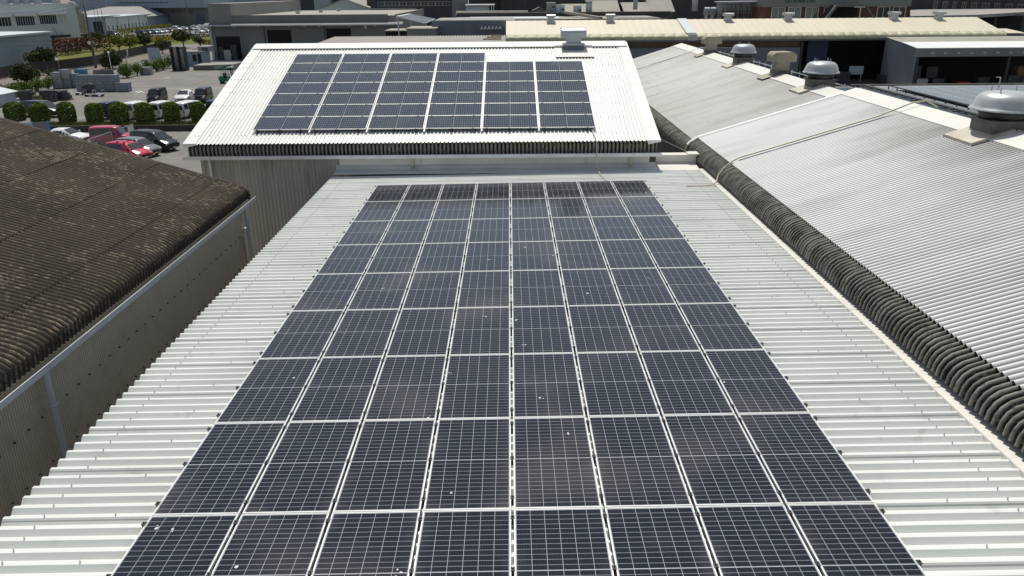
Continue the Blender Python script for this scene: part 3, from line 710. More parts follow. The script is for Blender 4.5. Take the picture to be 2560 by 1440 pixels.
for i in range(8):
    for j in range(7):
        xc = 21.65+1.03*i; yc = 43.6-2.03*j-1.0
        pp = Vector((xc, yc, 4.25))-CP; zz = pp.dot(FW); px = 1280+F_PX*pp.dot(RT)/zz
        if px > 2900: continue
        o = copy_tree(npn) if n else npn; n += 1
        o.location = (xc, yc, 4.24); o.rotation_euler = (0, 0, 0)
        row = 'farthest row' if j == 0 else ORD[j]+' row from the far edge'
        tag(o, 'hazy panel on low roof, %s, %s column from the rail' % (row, ORD[i]), 'solar panel', 'solar panels on the low neighbour roof')

# ================================================================ background: helper builders
def windows(root, y, x0, x1, z0, z1, n, glass, frame, fw=.06, div=2, proud=.02, gap=.0, name='window'):
    """n separate framed windows in a wall at depth y that faces the camera"""
    w = (x1-x0)/n
    for k in range(n):
        a, b = x0+k*w+gap/2, x0+(k+1)*w-gap/2
        fr = MB()
        fr.box(a, y-proud, z0, a+fw, y, z1); fr.box(b-fw, y-proud, z0, b, y, z1); fr.box(a+fw, y-proud, z0, b-fw, y, z0+fw); fr.box(a+fw, y-proud, z1-fw, b-fw, y, z1)
        for d in range(1, div):
            xm = a+(b-a)*d/div; fr.box(xm-fw*.35, y-proud*.9, z0+fw, xm+fw*.35, y, z1-fw)
        f = fr.build(name, frame, root)
        MB().box(a+fw, y-proud*.5, z0+fw, b-fw, y-.003, z1-fw).build('pane', glass, f)
def boxb(name, label, cat, x0, x1, y0, y1, z0, z1, wall, roof=None, lip=.12):
    r = empty(name, ((x0+x1)/2, (y0+y1)/2, z0), label, cat)
    MB().box(x0, y0, z0+.004, x1, y1, z1).build('wall', wall, r)
    if roof: MB().box(x0-lip, y0-lip, z1+.002, x1+lip, y1+lip, z1+.12).build('roof', roof, r)
    return r
def gable(name, label, cat, x0, x1, y0, y1, z0, ze, zr, wall, roof, axis='y', ov=.35):
    """gabled building; axis = direction the ridge runs"""
    r = empty(name, ((x0+x1)/2, (y0+y1)/2, z0), label, cat)
    if axis == 'y':
        xm = (x0+x1)/2
        MB().prism([(x0, z0+.004), (x0, ze), (xm, zr), (x1, ze), (x1, z0+.004)], 'y', y0, y1).build('wall', wall, r)
        sl = (zr-ze)/(xm-x0)
        rf = MB().prism([(x0-ov, ze-sl*ov+.02), (xm, zr+.02), (x1+ov, ze-sl*ov+.02), (x1+ov, ze-sl*ov+.16), (xm, zr+.16), (x0-ov, ze-sl*ov+.16)], 'y', y0-ov, y1+ov)
    else:
        ym = (y0+y1)/2; sl = (zr-ze)/(ym-y0)
        MB().prism([(y0, z0+.004), (y0, ze), (ym, zr), (y1, ze), (y1, z0+.004)], 'x', x0, x1).build('wall', wall, r)
        rf = MB().prism([(y0-ov, ze-sl*ov+.02), (ym, zr+.02), (y1+ov, ze-sl*ov+.02), (y1+ov, ze-sl*ov+.16), (ym, zr+.16), (y0-ov, ze-sl*ov+.16)], 'x', x0-ov, x1+ov)
    rf.build('roof', roof, r); return r

# ================================================================ long cream hall
ch = empty('cream_hall', (25, 90, 0), 'long low hall with a cream sheet roof and rounded mossy eave', 'building')
cx0, cx1, cy, cez, cry, crz = -.36, 51.4, 84.0, 4.78, 90.2, 6.35
csl = (crz-5.12)/(cry-85.0)
MB().sheet('x', wave(cx0, cx1, .8, .02, 4), [(85.0, 5.12), (cry, crz)]).build('roof', M['cream_roof'], ch, smooth=True)
MB().sheet('x', wave(cx0, cx1, .8, .02, 4), [(cry, crz), (cry+6, crz-csl*6)]).build('back_roof', M['cream_roof'], ch, smooth=True)
ev = MB(); u = cx0
bul = []
while u < cx1:                                       # bulging lengths of rounded eave sheet
    for q, h in ((0, -.035), (.12, .02), (.35, .05), (.65, .05), (.98, .02), (1.08, -.035)): bul.append((min(u+q, cx1), h))
    u += 1.1
ev.sheet('x', bul, [(84.06, 4.55), (84.02, 4.72), (84.10, 4.88), (84.35, 5.0), (84.7, 5.06), (85.02, 5.13)])
ev.build('eave', M['cream_eave'], ch, smooth=True)
MB().box(cx0+.2, 84.25, 4.36, cx1-.2, 84.35, 4.56).build('eave_wall', M['slate_blue'], ch)
MB().box(cx0+.2, 84.9, 3.70, 30.6, 85.0, 4.6).build('clerestory', M['brown_dark'], ch)
MB().box(cx0+.2, 84.6, .004, 30.4, 84.88, 3.68).build('wall', M['slate_blue'], ch)
MB().box(cx1-.5, 84.4, .004, cx1-.3, 96, 4.9).build('side_wall', M['ware'], ch)
MB().box(30.6, 88.5, .004, cx1-.5, 88.6, 4.6).build('back_wall', M['interior'], ch)
MB().box(30.45, 84.5, .004, 30.62, 84.9, 4.5).build('post', M['ware_dark'], ch)
MB().box(31.4, 85.2, 1.9, 33.5, 85.3, 4.5).build('shutter', M['blue_dark'], ch)
MB().box(30.7, 84.45, 4.35, 38.4, 84.6, 4.5).build('lintel', M['gutter'], ch)
gl = MB()
gp = [(18.9, 84.6, 5.16), (18.9, cry-.1, crz+.06)]
gl.bar(gp[0], gp[1], 1.0, .12); gl.box(18.45, 84.0, 4.5, 19.4, 84.5, 5.1); gl.build('roof_duct', M['pale_roof'], ch)
for k, (px, py) in enumerate([(1377, 55), (1525, 52), (1820, 48), (1970, 46), (2235, 42), (2347, 40)]):
    x = aty(px, py, 89.6).x; z = crz-.15
    where = ['first from the left', 'second from the left', 'third from the left', 'fourth from the left', 'fifth from the left', 'nearest the right end'][k]
    v = empty('roof_turret', (x, 89.6, z), 'small silver box vent on the cream roof ridge, '+where, 'roof vent', 'box vents on the cream roof')
    MB().box(x-.33, 89.25, z-.1, x+.33, 89.95, z+.52).build('base', M['galv'], v)
    MB().prism([(89.0, z+.50), (89.0, z+.72), (89.12, z+.80), (90.1, z+.80), (90.2, z+.72), (90.2, z+.50)], 'x', x-.48, x+.48).build('cap', M['dome'], v)

# white lean-to shed at the right
sh = empty('open_shed', (46, 82, 0), 'open fronted shed with a white lean-to roof and dark goods inside', 'shed')
sx0, sx1, sy0 = 38.9, 56.5, 77.0
zf = lambda y: 3.98+(y-sy0)*(4.70-3.98)/(84.2-sy0)
wr = MB().add([(sx0, 80.2, zf(80.2)+.02), (sx1, 80.2, zf(80.2)+.02), (sx1, 84.0, 4.66), (sx0, 84.0, 4.66)], [(0, 1, 2, 3)])
wr.build('old_roof', M['flat_roof'], sh)
MB().prism([(sy0, zf(sy0)), (80.3, zf(80.3)+.03), (80.3, zf(80.3)+.09), (sy0, zf(sy0)+.06)], 'x', sx0-.1, sx1).build('roof', M['trim_white'], sh)
MB().box(sx0-.1, sy0+.02, 3.22, sx1, sy0+.14, 3.97).build('fascia', M['ware'], sh)
MB().prism([(77.2, .004), (77.2, 3.95), (84.0, 4.6), (84.0, .004)], 'x', sx0, sx0+.1).build('side_wall', M['slate_blue'], sh)
MB().box(sx0+.1, 83.6, .004, sx1, 83.7, 4.5).build('back_wall', M['interior'], sh)
for x in (sx0+.3, 48.0, 55.5): MB().box(x-.1, sy0+.3, .004, x+.1, sy0+.5, 3.3).build('post', M['ware_dark'], sh)
mk = MB()
for k in range(9):
    xx = 40.2+k*1.25; mk.box(xx, sy0-.002+.01, 3.5, xx+.28, sy0+.018, 3.62)
o = mk.build('bracket', M['galv'], sh)
stk = [(40.4, 78.6, 'wrap', 1.0), (42.0, 78.6, 'junk', 1.0), (40.4, 80.2, 'junk', 2.1), (42.1, 80.3, 'junk', 2.0), (45.2, 79.8, 'red', .55), (47.0, 79.5, 'junk', 1.0), (49.6, 79.0, 'junk', 1.2), (51.2, 79.0, 'wrap', 1.0), (51.4, 80.6, 'wood', 1.9), (53.0, 79.2, 'junk', 1.5)]
lab = ['white wrapped bale at the front left of the open shed', 'dark bale beside the white wrapped bale in the shed', 'tall dark stack behind the white wrapped bale', 'tall dark stack second from the left shed wall', 'low red crate on the floor of the open shed', 'dark crate right of the red crate in the shed', 'dark crate near the right shed post', 'pale wrapped bale right of the shed post', 'tall brown box stack at the back right of the shed', 'dark bale at the right end of the open shed']
for (x, y, mm, h), lb_ in zip(stk, lab):
    b = MB().box(x-.55, y-.5, .10, x+.55, y+.5, h); b.box(x-.6, y-.55, .004, x-.4, y+.55, .10); b.box(x+.4, y-.55, .004, x+.6, y+.55, .10); b.box(x-.52, y-.47, h, x+.52, y+.47, h+.06)
    tag(b.build('bale', M[mm]), lb_, 'bale', 'goods in the open shed')
# things in the yard before the cream hall
for (px, py, w, h, mm, lb_) in [(2060, 212, 1.6, 1.6, 'junk', 'tall dark crate stack left of the white board'), (2105, 210, 1.5, 1.2, 'junk', 'dark crate stack in front of the blue shutter'), (2010, 200, 2.6, 1.5, 'brown_dark', 'brown stack of racks along the slate blue wall'), (2215, 213, 1.2, 1.0, 'junk', 'dark bin with a pale lid beside the shed wall')]:
    p = at(px, py, 0); b = MB().box(p.x-w/2, p.y, .06, p.x+w/2, p.y+1.1, h)
    for k in range(3): b.box(p.x-w/2-.03, p.y-.03, .05+h*(k+.8)/3.2, p.x+w/2+.03, p.y+1.13, .10+h*(k+.8)/3.2)
    tag(b.build('crate_stack', M[mm]), lb_, 'crate stack')
p = at(2136, 208, 0); r = empty('board', (p.x, p.y, 0), 'grey white board standing on legs below the blue shutter', 'board')
MB().box(p.x-.75, p.y, .9, p.x+.75, p.y+.06, 1.75).build('face', M['sky_grey'], r)
for s in (-.6, .6): MB().box(p.x+s-.04, p.y+.06, .004, p.x+s+.04, p.y+.12, 1.6).build('leg', M['galv'], r)
p = at(2222, 212, 0); r = empty('tub', (p.x, p.y, 0), 'blue plastic tub beside the slate blue shed wall', 'tub')
MB().prism([(p.x-.4, .02), (p.x+.4, .02), (p.x+.5, .55), (p.x-.5, .55)], 'y', p.y-.3, p.y+.4).build('body', M['blue'], r); MB().box(p.x-.46, p.y-.28, .551, p.x+.46, p.y+.38, .57).build('lid', M['sky_grey'], r)
p = at(2115, 190, 0); r = empty('handcart', (p.x, p.y-1, 0), 'yellow topped hand cart beside the dark crates', 'cart')
MB().box(p.x-.7, p.y-1.4, .85, p.x+.7, p.y-.7, .92).build('deck', M['leaf_yellow'], r)
for s in (-.6, .6): MB().box(p.x+s-.04, p.y-1.1, .004, p.x+s+.04, p.y-1.0, .85).build('leg', M['wood'], r)
pz = at(2345, 214, 4.2); b = MB().tube([(pz.x, 45.0, 4.2), (pz.x+.0, 45.0, 5.6)], .05, 8); b.box(pz.x-.14, 44.95, 5.6, pz.x+.14, 45.05, 5.66)
aa = aty(2497, 217, 44.6); a2 = aty(2502, 193, 44.6)
MB_ = MB().tube([(aa.x, 44.6, 4.13), (a2.x, 44.6, a2.z)], .035, 6); MB_.tube([(a2.x-.25, 44.6, a2.z), (a2.x, 44.6, a2.z)], .03, 6)
tag(MB_.build('roof_post', M['galv']), 'slim steel post at the back edge of the low panel roof', 'post')

# ================================================================ slate-blue block left of the cream hall, and roofs behind
a = aty(1079, 53, 96)
sb = boxb('slate_blue_block', 'slate blue windowless block beside the left end of the cream roof', 'building', a.x, 0.6, 96, 109, ZG, a.z, M['slate_blue'], None)
MB().box(a.x-.05, 95.95, a.z+.002, .65, 96.2, a.z+.1).build('coping', M['galv'], sb)
MB().box(a.x+.2, 96.2, a.z-.2, .6, 108.8, a.z+.004).build('roof', M['slate_old'], sb)
lr = MB()
p0, p1 = aty(785, 104, 48), aty(1265, 100, 48); q0, q1 = aty(825, 92, 56), aty(1268, 88, 56)
low = empty('low_corrugated_shed', (-6, 52, 0), 'low shed with a plain grey corrugated roof just behind the white gabled roof', 'shed')
zA, zB = p1.z-.25, q1.z
MB().sheet('x', wave(p0.x-.4, -.25, .2, .05), [(47.2, zA-.1), (56.0, zB-.03)]).build('roof', M['slate_old'], low, smooth=True)
MB().sheet('x', wave(p0.x+.6, -.25, .2, .05), [(56.0, zB-.03), (61, zB-1.4)]).build('back_roof', M['slate_old'], low, smooth=True)
MB().box(p0.x, 47.6, ZG, -.4, 60.5, zA-.35).build('wall', M['grey_wall'], low)
for k in range(3): MB().box(-1.6+.2*k, 49.3+k*1.2, zA+.2+k*.05, -.5, 49.4+k*1.2, zA+.28+k*.05).build('roof_batten', M['wood'], low)
fx = aty(1226, 72, 95.2)
fx2 = MB().box(fx.x-1.2, 95.3, fx.z-.05, fx.x+1.3, 95.9, fx.z+.03)
for k in range(6): fx2.lathe([(.13, 0), (.13, .1), (.05, .2)], (fx.x-1.0+k*.42, 95.5, fx.z+.04), 8)
tag(fx2.build('insulator_rack', M['galv']), 'dark rack of small round caps on the slate blue wall', 'rack')
# long flat parapet roof behind
pb_ = empty('flat_roofed_works', (7, 125, 0), 'long flat roofed works with a grey parapet behind the cream roof', 'building')
z6 = 5.72
MB().box(-8.2, 111, .004, 21.5, 128, z6-.12).build('wall', M['ware'], pb_)
MB().box(-8.1, 111.1, z6-.118, 21.4, 127.8, z6).build('roof', M['flat_roof'], pb_)
MB().box(-8.2, 127.8, z6-.1, 25.0, 128.1, 6.28).build('parapet', M['ware_dark'], pb_)
MB().box(-8.25, 127.75, 6.285, 25.05, 128.15, 6.36).build('coping', M['slate_old'], pb_)
MB().box(-8.3, 110.95, z6-.05, 21.5, 111.2, z6+.12).build('kerb', M['curb'], pb_)
MB().bar((8.6, 127.7, 6.3), (12.4, 111.2, z6+.2), .5, .35).build('party_wall', M['slate_old'], pb_)
MB().box(-6.0, 118, z6+.002, 7.5, 126.5, z6+.05).build('roof_sheet', M['pale_roof'], pb_)
MB().box(16.0, 118, z6+.002, 21.0, 126.5, z6+.05).build('roof_sheet', M['slate_old'], pb_)
# rooftop plant
def plant(px0, px1, py0, py1, y, mm, label, cat='roof unit', depth=1.4, name='roof_unit', door=True):
    a = aty(px0, py1, y); b = aty(px1, py0, y)
    r = empty(name, ((a.x+b.x)/2, y+depth/2, a.z), label, cat)
    MB().box(a.x, y, a.z, b.x, y+depth, b.z).build('cabinet', M[mm], r)
    MB().box(a.x-.06, y-.06, b.z+.002, b.x+.06, y+depth+.06, b.z+.08).build('lid', M['galv'], r)
    if door:
        MB().box((a.x+b.x)/2-.02, y-.012, a.z+.1, (a.x+b.x)/2+.02, y-.002, b.z-.05).build('door_seam', M['black'], r)
        MB().box((a.x+b.x)/2+.15, y-.02, b.z-.75, b.x-.12, y-.003, b.z-.45).build('louvre', M['black'], r)
    return r
plant(1367, 1389, 7, 37, 128.4, 'ware_light', 'tall grey cabinet on the works parapet with two doors')
plant(1390, 1412, 13, 34, 128.6, 'sky_grey', 'pale square cabinet right of the tall grey cabinet')
plant(1435, 1454, 15, 33, 128.6, 'sky_grey', 'short grey cabinet with a pale lid between two duct stacks')
def duct(px, w, py0, py1, y, label, elbow=False):
    a = aty(px, py1, y); b = aty(px, py0, y)
    r = empty('duct_stack', (a.x, y, a.z), label, 'duct', 'steel duct stacks on the works roofs')
    MB().tube([(a.x, y, a.z), (a.x, y, b.z)], w, 14).build('pipe', M['dome'], r, smooth=True)
    k = MB()
    for q in range(1, 4): zz = a.z+(b.z-a.z)*q/4; k.lathe([(w*1.06, 0), (w*1.06, .08)], (a.x, y, zz), 14)
    k.build('joint_ring', M['galv'], r)
    MB().lathe([(w*1.25, 0), (w*1.25, .3), (w*.6, .4)], (a.x, y, b.z), 14).build('cap', M['trim_white'], r, smooth=False)
duct(1472, .48, 4, 31, 129, 'thick silver duct stack right of the short grey cabinet')
duct(1588, .34, -12, 24, 131, 'slim silver duct stack above the brown stepped roofs')
duct(1736, .42, -8, 28, 127, 'thick silver duct stack at the corner beside the brown rack yard')
for k, (px, py) in enumerate([(1766, 26), (1781, 26), (1800, 28), (1820, 29)]):
    a = aty(px, py, 120); lb_ = ['leftmost', 'second from left', 'third from left', 'rightmost'][k]
    r = empty('cowl_vent', (a.x, 120, a.z-.6), 'small curved steel cowl on the low roof edge, %s of four' % lb_, 'cowl', 'curved cowls by the brown rack yard')
    arc = [(120-.3+.6*math.sin(t)*.7, a.z+.45*math.cos(t)) for t in (-1.4, -.9, -.4, .1, .6, 1.1, 1.5)]+[(120+.2, a.z-.6), (120-.3, a.z-.6)]
    MB().prism(arc, 'x', a.x-.36, a.x+.36).build('hood', M['galv'], r); MB().box(a.x-.2, 119.8, 4.5, a.x+.2, 120.2, a.z-.55).build('neck', M['galv'], r)
# stepped beige roofs behind the parapet
for k, (px0, px1, pt, pbm, y, mm, lb_) in enumerate([(1478, 1548, 7, 31, 136, 'flat_roof', 'beige pitched roof behind the thick silver duct'), (1563, 1622, 18, 30, 134, 'slate_old', 'low grey brown roof around the slim duct'), (1627, 1685, 3, 30, 138, 'slate_old', 'brown grey pitched roof left of the corner duct'), (1410, 1478, 22, 34, 134, 'flat_roof', 'beige roof edge behind the short grey cabinet')]):
    a = aty(px0, pbm, y); b = aty(px1, pt, y); hh = max(1.4, b.z-a.z+.4)
    gable('pitched_roof_shed', lb_, 'shed', a.x, b.x, y, y+9, 0, a.z, a.z+hh*.9, M['brown_dark'], M[mm], 'x', .25)
MBd = boxb('dark_plant_hall', 'long dark clad hall filling the skyline behind the duct stacks', 'building', -1.5, 38, 152, 170, 0, 10.5, M['ware_dark'], M['slate_old'])
# rack yard with brown posts
ry = empty('rack_yard', (30, 118, 0), 'brown rack yard of upright bars under a pale canopy beside the lettered building', 'rack')
a = aty(1798, 42, 117); b = aty(1912, 10, 117)
MB().box(a.x, 119, a.z-1, b.x, 119.2, b.z+.2).build('back_panel', M['brown_dark'], ry)
MB().box(a.x-.3, 116.0, b.z+.25, b.x+.2, 119.3, b.z+.4).build('canopy', M['pale_roof'], ry)
MB().box(a.x, 118.8, b.z-.9, b.x, 118.95, b.z+.2).build('top_panel', M['sky_grey'], ry)
for k in range(26):
    x = a.x+(b.x-a.x)*(k+.5)/26+R.uniform(-.05, .05); mm = R.choice(['galv', 'brown_dark', 'wood', 'galv', 'slate_old'])
    MB().box(x-.035, 118.3, a.z-1, x+.035, 118.4, a.z+R.uniform(1.1, 2.0)).build('upright', M[mm], ry)
for z in (.5, 1.3): MB().box(a.x, 118.42, a.z+z-.05, b.x, 118.5, a.z+z+.05).build('crossbar', M['galv'], ry)

# ================================================================ lettered building
ob = empty('office_building', (44, 122, 0), 'grey fascia building with red brick columns, tall windows and green lettering', 'building')
oy = 112.0
a = aty(1912, 44, oy); b = aty(2280, 0, oy); OX0, OX1 = a.x, b.x
zw = aty(2000, 17.5, oy).z
MB().box(OX0, oy+.3, .004, OX1, oy+14, zw).build('wall', M['brick'], ob)
MB().box(OX0, oy, zw+.002, OX1, oy+14, 9.2).build('fascia', M['ware_light'], ob)
MB().box(OX0-.1, oy-.1, 9.205, OX1+.1, oy+14, 9.35).build('coping', M['galv'], ob)
for (p0, p1) in ((1930, 1964), (1971, 2004), (2015, 2048), (2061, 2094)):
    xa, xb = aty(p0, 30, oy).x, aty(p1, 30, oy).x
    windows(ob, oy+.3, xa, xb, zw-3.4, zw-.02, 1, M['glass_blue'], M['panel_wall'], .1, 2, .1)
for (p0, p1) in ((2194, 2226), (2233, 2266)):
    xa, xb = aty(p0, 30, oy).x, aty(p1, 30, oy).x
    windows(ob, oy+.3, xa, xb, zw-3.4, zw+.0-.02, 1, M['glass'], M['panel_wall'], .1, 2, .1)
xa, xb, xc, xd = aty(2060, 42, oy-2).x, aty(2092, 14, oy-2).x, aty(2164, 14, oy-2).x, aty(2190, 42, oy-2).x
zt = aty(2120, 14, oy-2).z
cnp = MB(); cnp.bar((xa, oy-2, zt-2.1), (xb, oy-2, zt), .35, .3); cnp.bar((xb, oy-2, zt), (xc, oy-2, zt), .35, .3); cnp.bar((xc, oy-2, zt), (xd, oy-2, zt-2.1), .35, .3)
cnp.build('canopy_frame', M['curb'], ob)
cs = MB(); cs.add([(xb, oy-2, zt+.1), (xc, oy-2, zt+.1), (xc, oy+.28, zt+.1), (xb, oy+.28, zt+.1)], [(0, 1, 2, 3)]); cs.add([(xa, oy-2, zt-2.1), (xb, oy-2, zt+.1), (xb, oy+.28, zt+.1), (xa, oy+.28, zt-2.1)], [(0, 1, 2, 3)]); cs.build('canopy_sheet', M['ware_dark'], ob)
MB().box(xb+.3, oy+.1, zt-4, xc-.1, oy+.28, zt-.2).build('entrance', M['interior'], ob)
MB().box(xc-1.6, oy-2.25, zt-.25, xc-.1, oy-2.16, zt-.1).build('canopy_light', M['galv'], ob)
MB().box(xc-.75, oy-2.2, zt-3.5, xc-.6, oy-2.08, zt-.2).build('canopy_post', M['galv'], ob)
# lettering and round emblem
L5 = {'O': ['###', '#.#', '#.#', '#.#', '###'], 'K': ['#.#', '##.', '#..', '##.', '#.#'], 'A': ['.#.', '#.#', '###', '#.#', '#.#'], 'N': ['#..#', '##.#', '#.##', '#..#', '#..#'], 'E': ['###', '#..', '##.', '#..', '###'], 'T': ['###', '.#.', '.#.', '.#.', '.#.'], 'S': ['###', '#..', '###', '..#', '###'], 'U': ['#.#', '#.#', '#.#', '#.#', '###']}
x0 = aty(1982, 5, oy).x; x1 = aty(2033, 5, oy).x; zl = aty(2000, 6.2, oy).z
pitch = (x1-x0)/7.0
for k, c in enumerate('OKANETSU'[:8]):
    fc = bpy.data.curves.new('letter', 'FONT'); fc.body = c; fc.size = .62; fc.extrude = .03; fc.align_x = 'CENTER'
    o = bpy.data.objects.new('letter', fc); COL.objects.link(o)
    me = bpy.data.meshes.new_from_object(o); bpy.data.objects.remove(o)
    me.transform(Matrix.Rotation(math.pi/2, 4, 'X')); me.materials.append(M['sign_green'])
    o = bpy.data.objects.new('letter', me); COL.objects.link(o); o.parent = ob
    o.location = Vector((x0+pitch*k, oy-.035, zl))-OFF[ob]
ex = aty(1969.5, 4.5, oy).x
em = MB(); nn = 18
for k in range(nn-3):
    a0, a1 = .5+k*2*math.pi/nn, .5+(k+1)*2*math.pi/nn
    em.bar((ex+.27*math.cos(a0), oy-.04, zl+.22+.27*math.sin(a0)), (ex+.27*math.cos(a1), oy-.04, zl+.22+.27*math.sin(a1)), .08, .06)
em.bar((ex, oy-.04, zl+.21), (ex+.24, oy-.04, zl+.21), .05, .08); em.bar((ex+.22, oy-.04, zl+.21), (ex+.22, oy-.04, zl+.02), .08, .05)
em.build('emblem', M['sign_green'], ob)

# right background
a = aty(2283, 40, 122); 
fr_ = empty('flat_canopy_roof', (80, 135, 0), 'broad grey flat roof sweeping to the right edge below the dark window row', 'building')
ra, rb_, rc_, rd = aty(2278, 26, 140), aty(2560, 20, 140), aty(2560, 33, 112), aty(2278, 41, 112)
zr = 5.2
P1, P2, P3, P4 = at(2276, 25, zr), at(2566, 22, zr), at(2600, 29, zr), at(2276, 40, zr)
P5 = at(2400, 19, zr)
b = MB(); top = [P4, at(2440, 37, zr), at(2570, 29.5, zr), at(2570, 20, zr), P5, P1]
b.add([(p.x, p.y, zr) for p in top]+[(p.x, p.y, zr-.5) for p in top], [(0, 1, 2, 3, 4, 5)]+[(i, i+6, (i+1) % 6+6, (i+1) % 6) for i in range(6)])
b.build('roof', M['slate_old'], fr_)
for px in (2515, 2590): p = at(px, 42, zr-.5); MB().tube([(p.x, p.y+3, .004), (p.x, p.y+3, zr-.4)], .3, 8).build('column', M['ware_dark'], fr_)
q = at(2300, 60, 2); MB().box(P4.x-4, P4.y+14, .004, P3.x+40, P4.y+15, zr-.52).build('back_wall', M['interior'], fr_)
dk = empty('dark_window_block', (110, 185, 0), 'dark long block with a row of tall windows at the top right', 'building')
yy = 178; a = aty(2322, 20, yy); b2 = aty(2580, 0, yy)
zb0, zb1 = aty(2440, 18, yy).z, aty(2440, 1, yy).z
MB().box(a.x-8, yy, .004, a.x+75, yy+20, 13).build('wall', M['ware_dark'], dk)
xs = [aty(q_, 10, yy).x for q_ in (2331, 2354, 2379, 2402, 2426, 2453, 2484, 2511, 2542, 2575)]
for k in range(9):
    windows(dk, yy, xs[k]+.2, xs[k+1]-.9, zb0-.3-.22*k, zb1-.1*k, 1, M['glass'], M['slate_old'], .14, 2, .1)
rs = empty('service_hut', (60, 92, 0), 'small grey hut with a pale slanted roof right of the open shed', 'hut')
p = at(2545, 120, 0); MB().box(p.x-2, p.y, .004, p.x+6, p.y+5, 2.2).build('wall', M['ware_light'], rs); MB().prism([(p.y-.3, 2.3), (p.y+5.3, 2.75), (p.y+5.3, 2.85), (p.y-.3, 2.4)], 'x', p.x-2.3, p.x+.6).build('roof', M['cream_roof'], rs)
yard = MB().quad((53, 86, .008), (140, 86, .008), (140, 135, .008), (53, 135, .008)).build('yard', M['asphalt_dark'], loc=(0, 0, 0)); yard['kind'] = 'structure'

# ================================================================ grey warehouse
gw_ = empty('grey_warehouse', (-28, 140, ZL), 'big grey warehouse with dark loading doors under a long lean canopy', 'building')
WYF = lot(560, 149).y; WX0, WX1 = aty(527, 80, WYF).x, aty(990, 60, WYF).x
zc = aty(700, 56, WYF).z; zpar = aty(760, 37, WYF).z; ztop = aty(560, 10, WYF).z
MB().box(WX0, WYF, ZL, WX1, WYF+56, zc).build('wall', M['ware'], gw_)
MB().box(WX0+.01, WYF+.05, zc+.002, WX0+4.6, WYF+57, ztop).build('upper_block', M['ware_light'], gw_)
MB().box(WX0+4.62, WYF+.05, zc+.002, WX1-1.6, WYF+.35, zpar).build('parapet', M['ware'], gw_)
MB().box(WX0+4.62, WYF+.36, zc+.002, WX1, WYF+56, zpar-.25).build('roof', M['flat_roof'], gw_)
MB().box(WX1-.3, WYF+1, zpar-.24, WX1, WYF+56, zpar-.05).build('roof_kerb', M['slate_old'], gw_)
MB().box(WX0-.02, WYF-.0, ztop+.002, WX0+4.65, WYF+57, ztop+.1).build('coping', M['slate_old'], gw_)
cnp = MB().prism([(WYF-1.7, zc-.55), (WYF-.02, zc-.15), (WYF-.02, zc-.02), (WYF-1.7, zc-.42)], 'x', WX0-.9, WX1+1.5); cnp.build('canopy', M['ware'], gw_)
MB().box(WX0-.9, WYF-1.85, zc-.62, WX1+1.5, WYF-1.72, zc-.40).build('canopy_gutter', M['galv'], gw_)
MB().box(WX0-.25, WYF-.3, ZL, WX0+.25, WYF-.03, zc-.4).build('corner_post', M['sky_grey'], gw_)
for (p0, p1, t_) in ((541, 602, 91), (671, 731, 75), (818, 880, 71)):
    xa, xb = aty(p0, 110, WYF).x, aty(p1, 110, WYF).x; z1 = aty(p0, t_, WYF).z
    dr = MB(); dr.box(xa, WYF-.03, ZL+.02, xb, WYF-.004, z1); d = dr.build('loading_door', M['interior'], gw_)
    fm = MB(); fm.box(xa-.12, WYF-.06, ZL+.02, xa-.002, WYF-.004, z1+.12); fm.box(xb+.002, WYF-.06, ZL+.02, xb+.12, WYF-.004, z1+.12); fm.box(xa, WYF-.06, z1+.002, xb, WYF-.004, z1+.12); fm.build('frame', M['ware_light'], d)
for px in (661, 812):
    x = aty(px, 80, WYF).x; MB().tube([(x-.35, WYF-.25, zc-.3), (x, WYF-.12, zc-.8), (x, WYF-.12, ZL)], .07, 6).build('downpipe', M['ware_dark'], gw_)
x = aty(914, 68, WYF).x; z = aty(914, 68, WYF).z
b = MB(); b.add([(x+.3*math.cos(k*.524), WYF-.12, z+.3*math.sin(k*.524)) for k in range(12)]+[(x+.3*math.cos(k*.524), WYF-.01, z+.3*math.sin(k*.524)) for k in range(12)], [tuple(range(12))]+[(k, (k+1) % 12, (k+1) % 12+12, k+12) for k in range(12)]); b.build('wall_fan', M['galv'], gw_)
lampb = MB()
for px in (585, 645, 722, 760, 797, 873, 912, 937):
    x = aty(px, 60, WYF-1.7).x; lampb = MB().box(x-.16, WYF-1.75, zc-.78, x+.16, WYF-1.55, zc-.6); lampb.build('canopy_bracket', M['galv'], gw_)
for k, px in enumerate((745, 802, 847)):
    p = at(px, 34-3*k, zpar-.25); v = empty('roof_fan', (p.x, p.y, zpar-.25), 'small roof fan on the grey warehouse, %s of three' % ('left', 'middle', 'right')[k], 'roof fan', 'roof fans on the grey warehouse')
    MB().box(p.x-.38, p.y-.4, zpar-.25, p.x+.38, p.y+.4, zpar+.15).build('base', M['galv'], v); MB().box(p.x-.6, p.y-.6, zpar+.15, p.x+.6, p.y+.6, zpar+.34).build('cap', M['dome'], v)
    R.random()
